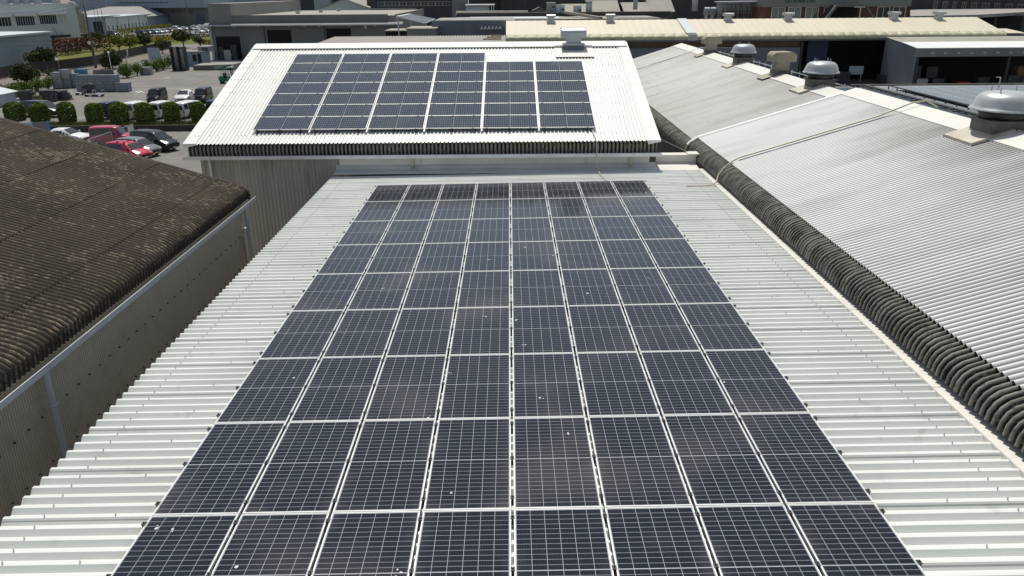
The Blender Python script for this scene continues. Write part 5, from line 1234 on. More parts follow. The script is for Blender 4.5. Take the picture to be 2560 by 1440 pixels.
for zz in (.3, .7, 1.08): w.tube([(-44, YT+.22, ZL+zz), (-18, YT+.22, ZL+zz)], .006, 4)
w.build('wire', M['wire'], fe)
pn = MB()
def line(p0, p1, w_=.13):
    a, c = lot(*p0), lot(*p1); d = (c-a).normalized(); n_ = Vector((-d.y, d.x, 0))*w_/2; z = Vector((0, 0, .005))
    pn.quad(a+n_+z, a-n_+z, c-n_+z, c+n_+z)
line((322, 223), (575, 219), .18); line((322, 257), (352, 251)); line((334, 251), (356, 252)); line((193, 296), (240, 288)); line((120, 296), (150, 290)); line((520, 238), (560, 237), .12); line((520, 251), (552, 250), .12); line((410, 196), (424, 193), .2); line((338, 228), (350, 232), .25); line((347, 227), (360, 231), .25)
pn.build('lot_marking', M['paint'], loc=(0, 0, 0))['kind'] = 'structure'

# ================================================================ yard goods on the upper lot
def crate(px, pyb, w, h, d, mm, label, zb=0, ang=3, group='wire box pallets stacked on the lot', name='crate_stack', rows=4, nx=5):
    p = lot(px, pyb); r = empty(name, (p.x, p.y+d/2, ZL+zb), label, 'crate stack', group)
    b = MB().box(p.x-w/2+.03, p.y+.03, ZL+zb+.13, p.x+w/2-.03, p.y+d-.03, ZL+zb+h-.03); b.build('load', M[mm], r)
    g = MB()
    for k in range(nx+1): x = p.x-w/2+w*k/nx; g.box(x-.018, p.y, ZL+zb+.12, x+.018, p.y+.035, ZL+zb+h)
    for k in range(rows+1): z = ZL+zb+.12+(h-.12)*k/rows; g.box(p.x-w/2, p.y-.004, z-.016, p.x+w/2, p.y+.03, z+.016); g.box(p.x+w/2-.03, p.y, z-.016, p.x+w/2+.004, p.y+d, z+.016)
    g.build('cage', M['galv'] if mm == 'crate' else M['wrap'], r)
    q = MB()
    for k in range(3): x = p.x-w/2+w*k/2.3; q.box(x, p.y+.02, ZL+zb+.004, x+.14, p.y+d-.02, ZL+zb+.12)
    q.build('skid', M['wood'], r)
    r.rotation_euler.z = rad(ang); return r
LW = ['lower', 'upper']
for k, px in enumerate((204, 229, 254, 279)):
    crate(px, 229, 1.32, 1.12, 1.2, 'crate', 'grey blue caged crate, bottom tier, %s from the left' % ORD[k])
    crate(px+5, 229, 1.32, 1.12, 1.2, 'crate', 'grey blue caged crate, top tier, %s from the left' % ORD[k], zb=1.14)
crate(308, 230, 1.6, 1.25, 1.2, 'crate', 'single grey blue caged crate at the right end of the stacks')
crate(144, 222, 1.3, 1.2, 1.2, 'wrap', 'pale wrapped pallet, bottom of the left stack'); crate(144, 222, 1.3, 1.1, 1.2, 'wrap', 'pale wrapped pallet, top of the left stack', zb=1.22)
crate(167, 221, 1.3, 1.25, 1.2, 'crate', 'grey crate below the white lidded pallet'); crate(166, 221, 1.3, 1.4, 1.2, 'wrap', 'white lidded wrapped pallet standing highest of the stacks', zb=1.27)
crate(188, 220, 1.1, 2.0, 1.1, 'crate', 'shaded grey crate behind the caged stacks'); 
crate(200, 190, 1.7, 1.1, 1.2, 'blue', 'blue tarpaulin covered pallet behind the caged stacks', group=None, name='covered_pallet')
crate(243, 190, 1.2, 1.0, 1.1, 'wood', 'tan crate behind the caged stacks, left of the lamp post', group=None)
crate(266, 190, 1.6, 1.0, 1.1, 'junk', 'dark crate right of the lamp post base', group=None)
crate(364, 188, 1.7, 1.3, 1.4, 'wrap', 'silver wrapped pallet standing alone by the back hedge', group=None, name='wrapped_pallet')
def heap(px0, px1, pyt, pyb, seed, label, mm='junk', n=14):
    rng = random.Random(seed); a, c = lot(px0, pyb), lot(px1, pyb); D = (a-CP).dot(FW); h = (pyb-pyt)*D/F_PX*.8
    r = empty('scrap_heap', ((a.x+c.x)/2, a.y+.8, ZL), label, 'scrap heap', 'dark pallets of scrap beside the bushes')
    W_ = c.x-a.x
    MB().box(a.x, a.y, ZL+.004, c.x, a.y+1.4, ZL+.14).build('pallet', M['wood'], r)
    b = MB()
    for k in range(n):
        x = a.x+W_*rng.uniform(.1, .9); z0 = ZL+.142+h*.85*rng.random()**.5; s = rng.uniform(.2, .5)
        b.box(x-s, a.y+.1+rng.random()*.5, z0*0+ZL+.142, x+s, a.y+.7+rng.random()*.6, z0+.15, rng.uniform(-.5, .5))
    b.build('load', M[mm], r)
    c2 = MB()
    for k in range(6):
        x = a.x+W_*rng.random(); y_ = a.y+rng.uniform(.1, 1.2); z0 = ZL+h*rng.uniform(.4, .9); c2.tube([(x, y_, z0), (x+rng.uniform(-.5, .5), y_+rng.uniform(-.3, .3), z0+rng.uniform(-.15, .3))], .05, 6)
    c2.build('tubing', M['curb'], r)
heap(50, 82, 222, 256, 1, 'dark scrap pallet right of the orange cone'); heap(92, 132, 222, 256, 2, 'wide dark scrap pallet below the bright bushes'); heap(132, 170, 224, 252, 3, 'dark scrap pallet left of the small cart', n=10)
heap(84, 102, 238, 257, 6, 'small brown box pallet between the dark scrap pallets', 'wood', 6)
heap(206, 228, 205, 238, 4, 'netted dark load before the caged crates'); 
def cart(px, pyb, w, label):
    p = lot(px, pyb); r = empty('platform_cart', (p.x, p.y, ZL), label, 'cart', 'small platform carts before the crates')
    MB().box(p.x-w/2, p.y, ZL+.25, p.x+w/2, p.y+.8, ZL+.32).build('deck', M['galv'], r)
    fr = MB()
    for s in (-1, 1):
        for yy in (.05, .75): fr.box(p.x+s*w/2-.02, p.y+yy-.02, ZL+.32, p.x+s*w/2+.02, p.y+yy+.02, ZL+.85)
        fr.box(p.x+s*w/2-.02, p.y+.05, ZL+.82, p.x+s*w/2+.02, p.y+.75, ZL+.86)
    fr.build('side_rail', M['galv'], r)
    for s in (-1, 1): MB().tube([(p.x+s*w*.4, p.y+.1, ZL+.12), (p.x+s*w*.4, p.y+.7, ZL+.12)], .115, 10).build('wheel', M['rubber'], r)
cart(198, 238, 1.1, 'steel cart loaded light, left of three before the crates'); cart(222, 242, 1.2, 'low steel cart, middle of three before the crates'); cart(245, 242, 1.1, 'empty wire cart, right of three before the crates')
p = lot(33, 257); cn = empty('traffic_cone', (p.x, p.y, ZL), 'orange red cone at the left edge of the lot', 'cone')
MB().lathe([(.17, .04), (.03, .72), (.01, .73)], (p.x, p.y, ZL), 14).build('cone', M['red'], cn, smooth=True); MB().box(p.x-.2, p.y-.2, ZL+.003, p.x+.2, p.y+.2, ZL+.04).build('base', M['black'], cn)
p = lot(-14, 268); hs = empty('small_roofed_shed', (p.x, p.y, ZL), 'small shed with a pale sloping roof at the left picture edge', 'shed')
MB().box(p.x-2.2, p.y, ZL+.004, p.x+1.0, p.y+3, ZL+1.5).build('wall', M['sky_grey'], hs)
MB().prism([(p.x-2.5, ZL+2.35), (p.x+1.35, ZL+1.45), (p.x+1.35, ZL+1.55), (p.x-2.5, ZL+2.45)], 'y', p.y-.3, p.y+3.3).build('roof', M['pale_roof'], hs)
# tall pallet tower, booth
p = lot(449, 177); r = empty('pallet_tower', (p.x, p.y+.7, ZL), 'tall tower of dark green plastic pallets beside the back hedge', 'pallet tower')
D = (p-CP).dot(FW); h = 60*D/F_PX*.95; wpt = 36*D/F_PX; k = 0; z = ZL+.004
while z < ZL+h:
    b = MB(); o_ = R.uniform(-.06, .06); b.box(p.x-wpt/2+o_, p.y, z+.10, p.x+wpt/2+o_, p.y+1.3, z+.15)
    for s in (-.46, 0, .46): b.box(p.x+o_+s*wpt-.09, p.y+.02, z, p.x+o_+s*wpt+.09, p.y+1.28, z+.10)
    b.build('pallet', M['pallet'], r); z += .165; k += 1
bt = empty('gate_booth', (lot(492, 160).x, lot(492, 160).y, ZL), 'small grey booth with two dark windows left of the warehouse', 'booth')
p = lot(470, 166); D = (p-CP).dot(FW); m_ = D/F_PX
MB().box(p.x, p.y, ZL+.004, p.x+44*m_, p.y+3, ZL+34*m_).build('wall', M['steel_blue'], bt); MB().box(p.x-.15, p.y-.15, ZL+34*m_+.002, p.x+44*m_+.15, p.y+3.2, ZL+34*m_+.14).build('roof', M['concrete'], bt)
MB().box(p.x+26*m_, p.y+1, ZL+34*m_, p.x+53*m_, p.y+4, ZL+45*m_).build('upper_room', M['blue_wall'], bt)
MB().box(p.x+25*m_, p.y+.9, ZL+45*m_+.002, p.x+54*m_, p.y+4.1, ZL+46.5*m_).build('upper_roof', M['concrete'], bt)
for (a, c, z0, z1) in ((15, 24, 12, 28), (28, 36, 8, 30)): MB().box(p.x+a*m_, p.y-.03, ZL+z0*m_, p.x+c*m_, p.y-.004, ZL+z1*m_).build('window', M['glass'], bt)
for (a, c) in ((36, 42), (44, 50)): MB().box(p.x+a*m_, p.y+.95, ZL+35.5*m_, p.x+c*m_, p.y+.998, ZL+43*m_).build('window', M['glass'], bt)
p = lot(388, 152); D = (p-CP).dot(FW); m_ = D/F_PX; br = empty('notice_board', (p.x, p.y, ZL), 'pale blue striped board standing behind the back hedge', 'board')
b = MB()
for k in range(6): b.box(p.x+(-15+k*5)*m_, p.y+.0, ZL+4*m_, p.x+(-15+k*5+4.6)*m_, p.y+.08, ZL+31*m_)
b.build('face', M['sky_grey'], br)
for s in (-12, 12): MB().box(p.x+s*m_-.06, p.y+.082, ZL+.003, p.x+s*m_+.06, p.y+.2, ZL+30*m_).build('post', M['galv'], br)

# sign panel and mesh screen by the lower lot
p0, p1 = at(60, 331, ZG), at(128, 336, ZG)
sg = empty('sign_panel', ((p0.x+p1.x)/2, p1.y, ZG), 'grey and dark sign panel with a blue edge rising above the mossy roof', 'sign')
for (a, c, mm, nm, dz) in ((0, .38, 'sky_grey', 'light_face', 0), (.38, .93, 'steel_blue', 'dark_face', 0), (.93, 1.0, 'blue', 'edge', .03)):
    A = p0.lerp(p1, a); C_ = p0.lerp(p1, c); za, zc_ = ZG+1.0+.3*a, ZG+1.0+.3*c
    b = MB(); t = .09+dz; b.add([(A.x, A.y, ZG+.25), (C_.x, C_.y, ZG+.25), (C_.x, C_.y, zc_+dz), (A.x, A.y, za+dz), (A.x, A.y+t, ZG+.25), (C_.x, C_.y+t, ZG+.25), (C_.x, C_.y+t, zc_+dz), (A.x, A.y+t, za+dz)], [(0, 1, 2, 3), (7, 6, 5, 4), (0, 4, 5, 1), (3, 2, 6, 7), (0, 3, 7, 4), (1, 5, 6, 2)])
    b.build(nm, M[mm] if mm != 'steel_blue' else M['car_grey'], sg)
for t in (.1, .9): A = p0.lerp(p1, t); MB().box(A.x-.05, A.y+.1, ZG, A.x+.05, A.y+.2, ZG+1.05).build('post', M['galv'], sg)
m0, m1 = at(225, 388, ZG), at(339, 345, ZG)
ms = empty('mesh_screen', ((m0.x+m1.x)/2, (m0.y+m1.y)/2, ZG), 'see-through wire mesh screen with a small white notice among the parked cars', 'fence')
HM = ZG+1.35; d = m1-m0; L = d.length; b = MB()
nb_ = 46
for k in range(nb_+1): q = m0+d*k/nb_; b.bar((q.x, q.y, ZG+.1), (q.x, q.y, HM), .012)
for k in range(11): z = ZG+.1+1.25*k/10; b.bar((m0.x, m0.y, z), (m1.x, m1.y, z), .012)
b.build('mesh', M['galv'], ms)
b = MB().bar((m0.x, m0.y, HM), (m1.x, m1.y, HM), .06); b.build('top_rail', M['galv'], ms)
for t in (0, .5, .78, 1): q = m0+d*t; MB().bar((q.x, q.y, ZG), (q.x, q.y, HM-.03), .06).build('post', M['galv'], ms)
q0, q1 = m0+d*.86, m0+d*.985; o_ = Vector((.02, -.045, 0)); MB().add([(q0.x+o_.x, q0.y+o_.y, ZG+.35), (q1.x+o_.x, q1.y+o_.y, ZG+.35), (q1.x+o_.x, q1.y+o_.y, HM-.06), (q0.x+o_.x, q0.y+o_.y, HM-.06), (q0.x, q0.y-.02, ZG+.35), (q1.x, q1.y-.02, ZG+.35), (q1.x, q1.y-.02, HM-.06), (q0.x, q0.y-.02, HM-.06)], [(0, 1, 2, 3), (7, 6, 5, 4), (0, 3, 7, 4), (1, 5, 6, 2), (3, 2, 6, 7), (0, 4, 5, 1)]).build('notice', M['plate'], ms)

# ================================================================ forklift with its driver
p = lot(566, 210); fk = empty('forklift', (p.x, p.y+1.0, ZL), 'green forklift with an overhead guard crossing the lot', 'forklift')
bx, by = p.x-.1, p.y+1.0
b = MB().prism([(bx-1.15, ZL+.45), (bx-1.2, ZL+1.0), (bx-.95, ZL+1.12), (bx-.45, ZL+1.1), (bx-.4, ZL+.75), (bx+.35, ZL+.7), (bx+.6, ZL+.95), (bx+.75, ZL+.9), (bx+.75, ZL+.35), (bx-1.0, ZL+.3)], 'y', by-.52, by+.52)
o = b.build('chassis', M['green'], fk); bv = o.modifiers.new('bevel', 'BEVEL'); bv.width = .05; bv.segments = 2
MB().box(bx-.55, by-.25, ZL+1.1, bx-.45, by+.25, ZL+1.5).build('backrest', M['black'], fk); MB().box(bx-.45, by-.25, ZL+.76, bx-.02, by+.25, ZL+.92).build('seat', M['black'], fk)
g = MB()
for s in (-.48, .48):
    g.bar((bx-.75, by+s, ZL+1.1), (bx-.6, by+s, ZL+2.12), .07); g.bar((bx+.62, by+s, ZL+.95), (bx+.25, by+s, ZL+2.12), .07); g.bar((bx-.62, by+s, ZL+2.12), (bx+.27, by+s, ZL+2.12), .07)
for k in range(6): x = bx-.6+k*.17; g.bar((x, by-.48, ZL+2.14), (x, by+.48, ZL+2.14), .05)
g.build('overhead_guard', M['green'], fk)
mst = MB()
for s in (-.3, .3): mst.bar((bx+.85, by+s, ZL+.1), (bx+.80, by+s, ZL+2.15), .1, .12)
for z in (.5, 1.2, 2.05): mst.bar((bx+.84, by-.3, ZL+z), (bx+.84, by+.3, ZL+z), .08)
mst.build('mast', M['black'], fk)
MB().box(bx+.92, by-.5, ZL+.3, bx+.98, by+.5, ZL+.95).build('carriage', M['black'], fk)
for s in (-.28, .28): MB().box(bx+.99, by+s-.06, ZL+.12, bx+2.0, by+s+.06, ZL+.17).build('fork', M['black'], fk)
for x, rr in ((-.8, .22), (.45, .28)):
    for s in (-1, 1): MB().tube([(bx+x, by+s*.36, ZL+rr), (bx+x, by+s*.56, ZL+rr)], rr, 16).build('wheel', M['rubber'], fk)
MB().lathe([(.17, 0), (.17, .03)], (bx+.28, by, ZL+1.2), 14).build('steering_wheel', M['black'], fk)
# (driver) one skinned body, seated, both hands forward on the wheel
def person(name, label, joints, edges, radii, skin_verts, loc):
    r = empty(name, loc, label, 'person')
    me = bpy.data.meshes.new('body'); me.from_pydata(joints, edges, []); o = bpy.data.objects.new('body', me); COL.objects.link(o); o.parent = r
    sm_ = o.modifiers.new('skin', 'SKIN')
    sd_ = me.skin_vertices[0].data if me.skin_vertices else me.attributes.new
    for i, q in enumerate(radii): me.skin_vertices[0].data[i].radius = (q, q)
    me.skin_vertices[0].data[0].use_root = True
    sb_ = o.modifiers.new('sub', 'SUBSURF'); sb_.levels = 1; sb_.render_levels = 1
    o.data.materials.append(M['cloth']); return r, o
J = [(-.22, 0, .98), (-.24, 0, 1.2), (-.22, 0, 1.42), (-.20, 0, 1.52), (-.18, 0, 1.66),
     (-.21, .2, 1.43), (-.02, .26, 1.22), (.22, .14, 1.26), (-.21, -.2, 1.43), (-.02, -.26, 1.22), (.22, -.14, 1.26),
     (-.2, .1, .97), (.22, .14, .98), (.30, .14, .62), (.40, .14, .58), (-.2, -.1, .97), (.22, -.14, .98), (.30, -.14, .62), (.40, -.14, .58)]
E_ = [(0, 1), (1, 2), (2, 3), (3, 4), (2, 5), (5, 6), (6, 7), (2, 8), (8, 9), (9, 10), (0, 11), (11, 12), (12, 13), (13, 14), (0, 15), (15, 16), (16, 17), (17, 18)]
RR = [.15, .15, .15, .06, .10, .075, .055, .04, .075, .055, .04, .10, .08, .06, .05, .10, .08, .06, .05]
loc = (bx, by, ZL)
me_ok = True
try:
    r = empty('person', loc, 'forklift driver in dark workwear seated with both hands on the wheel', 'person')
    me = bpy.data.meshes.new('body'); me.from_pydata(J, E_, []); o = bpy.data.objects.new('body', me); COL.objects.link(o); o.parent = r
    sk_ = o.modifiers.new('skin', 'SKIN')
    bpy.context.view_layer.update()
    for i, q in enumerate(RR): me.skin_vertices[0].data[i].radius = (q, q)
    me.skin_vertices[0].data[0].use_root = True
    o.modifiers.new('sub', 'SUBSURF').render_levels = 2; me.materials.append(M['cloth'])
    off = Vector(loc)
    MB().lathe([(.01, -.06), (.075, -.05), (.10, .02), (.105, .09), (.09, .15), (.05, .19), (.01, .2)], (loc[0]-.19, loc[1], loc[2]+1.62), 16).build('hair', M['black'], r, smooth=True)
    fcm = MB().lathe([(.01, -.1), (.06, -.08), (.085, -.02), (.09, .05), (.07, .1), (.01, .12)], (loc[0]-.165, loc[1], loc[2]+1.66), 16); fcm.box(loc[0]-.09, loc[1]-.012, loc[2]+1.64, loc[0]-.06, loc[1]+.012, loc[2]+1.68); fcm.build('face', M['skin'], r, smooth=True)
    for s in (-1, 1):
        hb = MB(); hx, hy, hz = loc[0]+.22, loc[1]+s*.14, loc[2]+1.26
        hb.box(hx, hy-.04, hz-.015, hx+.08, hy+.04, hz+.015)
        for k in range(4): hb.tube([(hx+.075, hy-.03+.02*k, hz), (hx+.12+.008*(k in (1, 2)), hy-.03+.02*k, hz-.012), (hx+.11, hy-.03+.02*k, hz-.04)], .009, 6)
        hb.tube([(hx+.02, hy-s*.035, hz), (hx+.06, hy-s*.065, hz-.01), (hx+.09, hy-s*.06, hz-.02)], .010, 6)
        hb.build('hand', M['skin'], r)
except Exception as ex:
    print('person', ex)

# ================================================================ poles, wires, road side
def upole(px, pyb, pxt, pyt, label, w=.2, z=ZL, arms=2):
    p = at(px, pyb, z); t = aty(pxt, pyt, p.y); h = t.z
    r = empty('utility_pole', (p.x, p.y, z), label, 'utility pole', 'grey utility poles')
    MB().tube([(p.x, p.y, z), (p.x, p.y, h)], w, 12, w*.65).build('shaft', M['pole'], r, smooth=True)
    for k in range(arms):
        zz = h-.6-k*1.3; MB().box(p.x-1.1, p.y-.06, zz, p.x+1.1, p.y+.06, zz+.1).build('crossarm', M['galv'], r)
        for s in (-.95, -.3, .4, .95): MB().lathe([(.05, 0), (.07, .08), (.03, .16)], (p.x+s, p.y, zz+.1), 8).build('insulator', M['panel_wall'], r)
    return Vector((p.x, p.y, h))
U1 = upole(240, 170, 203, -28, 'tall grey utility pole rising past the top left buildings', .24)
U2 = upole(478, 97, 464, -20, 'far utility pole behind the round tree', .22)
uu = [at(224, 110, 6.0)]
p = lot(240, 170); f_ = aty(225, 107, p.y-.3)
rr = MB().lathe([(.32, 0), (.32, .06)], (0, 0, 0), 16)
rr.v = [(f_.x+v[0], f_.y+v[2]-.3, f_.z+v[1]) for v in rr.v]; tag(rr.build('round_sign', M['trim_white']), 'small round white sign on the tall utility pole', 'sign')
def cable(a, c, sag, label, r_=.02):
    pts = [a.lerp(c, t/10)+Vector((0, 0, -sag*4*(t/10)*(1-t/10))) for t in range(11)]
    tag(MB().tube(pts, r_, 5).build('overhead_cable', M['wire']), label, 'cable', 'thin overhead cables')
for k, (pyl, dz, sag) in enumerate(((37, -3.0, .6), (34, -2.4, .5), (108, -9.0, .7), (96, -8.2, .7))):
    cable(aty(-40, pyl, 160), U1+Vector((0, 0, dz)), sag, ['upper cable crossing the pale white wall', 'second cable close below the upper one', 'lowest cable crossing the blue grey siding', 'cable just above the lowest one'][k])
for k, dz in enumerate((-.5, -1.8)): cable(U1+Vector((0, 0, dz)), U2+Vector((0, 0, dz)), 1.2, ['higher cable between the two utility poles', 'lower cable between the two utility poles'][k], .03)
p = lot(281, 186); t = aty(272, 134, p.y); lp = empty('lamp_post', (p.x, p.y, ZL), 'slim white lamp post behind the caged crates', 'lamp post')
MB().tube([(p.x, p.y, ZL), (p.x, p.y, t.z)], .09, 10, .06).build('pole', M['panel_wall'], lp); MB().lathe([(.1, 0), (.2, .1), (.16, .28), (.05, .34)], (p.x, p.y, t.z), 12).build('lamp_head', M['trim_white'], lp); MB().box(p.x-.22, p.y-.22, ZL+.003, p.x+.22, p.y+.22, ZL+.5).build('base', M['concrete'], lp)
p = lot(316, 155); lp2 = MB(); t1, t2, t3 = aty(315, 145, p.y), aty(319, 138, p.y), aty(317, 124, p.y); lp2.tube([(p.x, p.y, ZL), t1, t2, t3], .10, 8); tag(lp2.build('bent_post', M['panel_wall'], smooth=True), 'bent white post beside the brown fence', 'post')
# long brown fence on the far side of the road, the road itself
fp_ = [lot(-30, 205), lot(60, 188), lot(150, 178), lot(240, 165), lot(300, 150), lot(360, 136), lot(430, 122)]
ff = empty('brown_fence', tuple(fp_[3]), 'long dark brown fence along the road behind the lot', 'fence')
b = MB()
for a, c in zip(fp_[:-1], fp_[1:]):
    L = (c-a).length; n_ = max(1, int(L/2)); 
    for k in range(n_): q0, q1 = a.lerp(c, k/n_), a.lerp(c, (k+.97)/n_); b.add([(q0.x, q0.y, ZL+.25), (q1.x, q1.y, ZL+.25), (q1.x, q1.y, ZL+1.9), (q0.x, q0.y, ZL+1.9), (q0.x, q0.y+.08, ZL+.25), (q1.x, q1.y+.08, ZL+.25), (q1.x, q1.y+.08, ZL+1.9), (q0.x, q0.y+.08, ZL+1.9)], [(0, 1, 2, 3), (7, 6, 5, 4), (3, 2, 6, 7), (0, 3, 7, 4), (1, 5, 6, 2)])
b.build('panel', M['fence_brown'], ff)
b = MB()
for a, c in zip(fp_[:-1], fp_[1:]): b.add([(a.x, a.y-.08, ZL+.004), (c.x, c.y-.08, ZL+.004), (c.x, c.y-.08, ZL+.25), (a.x, a.y-.08, ZL+.25), (a.x, a.y+.12, ZL+.004), (c.x, c.y+.12, ZL+.004), (c.x, c.y+.12, ZL+.25), (a.x, a.y+.12, ZL+.25)], [(0, 1, 2, 3), (7, 6, 5, 4), (3, 2, 6, 7)])
b.build('footing', M['concrete'], ff)
def ribbon(name, left, right, mm, z):
    b = MB(); 
    for i in range(len(left)-1): b.quad((left[i].x, left[i].y, z), (right[i].x, right[i].y, z), (right[i+1].x, right[i+1].y, z), (left[i+1].x, left[i+1].y, z))
    b.build(name, M[mm], loc=(0, 0, 0))['kind'] = 'structure'
ribbon('road', [q+Vector((0, -.6, 0)) for q in fp_], [lot(-30, 224), lot(60, 203), lot(150, 193), lot(240, 181), lot(300, 165), lot(360, 149), lot(430, 133)], 'soil', ZL+.005)
ribbon('pavement', [lot(-30, 224), lot(60, 203), lot(150, 193), lot(240, 181), lot(300, 165), lot(360, 149), lot(430, 133)], [lot(-30, 234), lot(60, 212), lot(150, 201), lot(240, 188), lot(300, 172), lot(360, 155), lot(430, 138)], 'asphalt_dark', ZL+.008)
ribbon('lawn', [lot(130, 112), lot(240, 100), lot(340, 92)], [lot(150, 160), lot(250, 150), lot(430, 116)], 'grass', ZL+.006)
ribbon('far_lawn', [lot(330, 96), lot(440, 92), lot(540, 89)], [lot(330, 118), lot(440, 112), lot(540, 108)], 'grass', ZL+.010)

# ================================================================ buildings at the upper left
# blue grey siding hall
h0, h1, h2 = lot(138, 152), lot(-40, 180), None
hb = empty('blue_grey_hall', tuple(h0), 'blue grey sided hall with a pale flat roof at the left edge', 'building')
zt = aty(135, 78, h0.y).z
dirw = (h1-h0); nrm = Vector((dirw.y, -dirw.x, 0)).normalized(); nrm = nrm if nrm.x < 0 else -nrm
A, B_ = h0, h0+dirw.normalized()*70; C_, D_ = B_+nrm*15, A+nrm*15
def slab(b, P4_, z0, z1): b.add([(q.x, q.y, z0) for q in P4_]+[(q.x, q.y, z1) for q in P4_], [(3, 2, 1, 0), (4, 5, 6, 7)]+[(i, (i+1) % 4, (i+1) % 4+4, i+4) for i in range(4)]); return b
slab(MB(), [A, B_, C_, D_], ZL+.004, zt-.35).build('wall', M['blue_wall'], hb)
o1 = dirw.normalized()*.5; o2 = nrm*.5
slab(MB(), [A-o1-o2, B_+o1-o2, C_+o1+o2, D_-o1+o2], zt-.348, zt).build('roof', M['pale_roof'], hb)
# white hall with window bands: its long front runs away from the camera to the right
wp = lot(209, 124); wang = rad(46)
we = Vector((math.cos(wang), math.sin(wang), 0)); wn_ = Vector((math.sin(wang), -math.cos(wang), 0))
def onwall(px, py):                                  # pixel to (distance along the front, height)
    d = ray(px, py); t_ = (wp-CP).dot(wn_)/d.dot(wn_); q_ = CP+d*t_; return (q_-wp).dot(we), q_.z
wh = empty('white_hall', (0, 0, 0), 'large white two storey hall with dark ribbon windows under white brows', 'building')
zt = onwall(195, 9.5)[1]
MB().box(-70, 0, ZL+.004, 0, 24, zt).build('wall', M['white_far'], wh)
MB().box(-70, .3, zt+.002, -.3, 24, zt+.12).build('roof', M['tile_roof'], wh)
for (p0, p1, pt, pb2, dv) in ((-40, 31, 43.5, 66, 8), (36, 90, 40.5, 64, 8), (95, 145, 37.5, 60.5, 8), (148, 156, 36, 59, 1), (159, 167, 35, 59, 1)):
    (xa, z1), (xb, z0) = onwall(p0, pt), onwall(p1, pb2)
    windows(wh, 0, xa, xb, z0, z1, 1, M['glass'], M['white_far'], .12, dv, .06)
    MB().box(xa-.2, -1.3, z1+.02, xb+.2, -.004, z1+.45).build('brow', M['trim_white'], wh)
for (p0, p1, dv) in ((138, 154, 3), (160, 166, 1), (171, 177, 1)):
    (xa, z1), (xb, z0) = onwall(p0, 98), onwall(p1, 107); windows(wh, 0, xa, xb, z0, z1, 1, M['glass'], M['white_far'], .12, dv, .06)
wh.location = wp+Vector((0, 0, 0)); wh.location.z = 0; wh.rotation_euler.z = wang
for k, px in enumerate((30, 60, 84, 112, 160)):
    s_ = onwall(px, 12)[0]; q = wp+we*s_-wn_*5; b = MB().box(q.x-.7, q.y-.6, zt+.122, q.x+.7, q.y+.6, zt+.9); b.box(q.x-.8, q.y-.7, zt+.9, q.x+.8, q.y+.7, zt+1.02); tag(b.build('roof_unit', M['galv']), 'small roof unit on the white hall, %s from the left' % ORD[k], 'roof unit', 'roof units on the white hall')
# dust collector between hall and pole
q = lot(203, 118); dc = empty('dust_collector', (q.x, q.y, ZL), 'grey brown dust collector tower beside the white hall', 'dust collector')
tz = aty(206, 35, q.y).z; tz2 = aty(202, 10, q.y).z
MB().tube([(q.x+1, q.y, ZL), (q.x+1, q.y, tz)], 1.35, 16).build('body', M['hood'], dc); MB().lathe([(1.36, 0), (.9, .8), (.75, 1.0)], (q.x+1, q.y, tz), 16).build('cone', M['curb'], dc)
MB().tube([(q.x+.9, q.y, tz+1), (q.x+.5, q.y, tz2-.4), (q.x+.1, q.y, tz2), (q.x-.8, q.y, tz2+.1)], .62, 12).build('duct', M['slate_old'], dc, smooth=True)
# covered walkway with hoops
c0, c1 = lot(134, 128), lot(224, 121)
cwk = empty('covered_walkway', tuple(c0.lerp(c1, .5)), 'dark covered walkway roof carrying four thin hoops', 'walkway')
zc0 = aty(137, 91, c0.y).z; MB().bar((c0.x, c0.y, zc0), (c1.x, c1.y, zc0), 3.2, .5).build('deck', M['fence_brown'], cwk)
for t in (.05, .68, .95): q = c0.lerp(c1, t); MB().box(q.x-.25, q.y-.25, ZL, q.x+.25, q.y+.25, zc0-.252).build('pier', M['fence_brown'], cwk)
for k in range(4):
    q = c0.lerp(c1, .07+.145*k); b = MB().tube([(q.x+1.0*math.cos(a), q.y, zc0+.26+1.7*math.sin(a)) for a in [math.pi*j/10 for j in range(11)]], .05, 6); b.build('hoop', M['pole'], cwk)
# long white building with a grey hip roof
ly = lot(270, 84).y
lw = empty('long_white_hall', tuple(lot(330, 76)), 'long low white building with a row of small dark windows and grey hip roof', 'building')
P0, P1 = lot(268, 84), lot(402, 66)
zt0 = aty(270, 46, ly).z
d = Vector((P1.x-P0.x, P1.y-P0.y, 0)); L = d.length; e1 = d.normalized(); e2 = Vector((-e1.y, e1.x, 0))
A, B_ = Vector((P0.x, P0.y, 0)), Vector((P1.x, P1.y, 0)); C_, D_ = B_+e2*11, A+e2*11
slab(MB(), [A, B_, C_, D_], ZL+.004, zt0).build('wall', M['white_far'], lw)
slab(MB(), [A-e1*.4-e2*.4, B_+e1*.4-e2*.4, C_+e1*.4+e2*.4, D_-e1*.4+e2*.4], zt0+.002, zt0+.35).build('roof_band', M['pale_roof'], lw)
for k in range(15):
    t = .04+.93*k/14; q = A+e1*L*t-e2*.06; h0_, h1_ = ZL+.9, ZL+2.5
    b = MB(); s = e1*.42; b.add([(q.x-s.x, q.y-s.y, h0_), (q.x+s.x, q.y+s.y, h0_), (q.x+s.x, q.y+s.y, h1_), (q.x-s.x, q.y-s.y, h1_)], [(0, 1, 2, 3)]); b.build('window', M['glass'], lw)
for k in range(6):
    q = A+e1*L*(.0+.19*k)-e2*.05; b = MB().tube([(q.x, q.y, ZL), (q.x, q.y, zt0)], .08, 6); b.build('downpipe', M['pole'], lw)
F0 = A-e1*13; slab(MB(), [F0, A-e1*.02, D_-e1*.02, F0+e2*11], ZL+.004, zt0+.6).build('entrance_block', M['steel_blue'], lw)
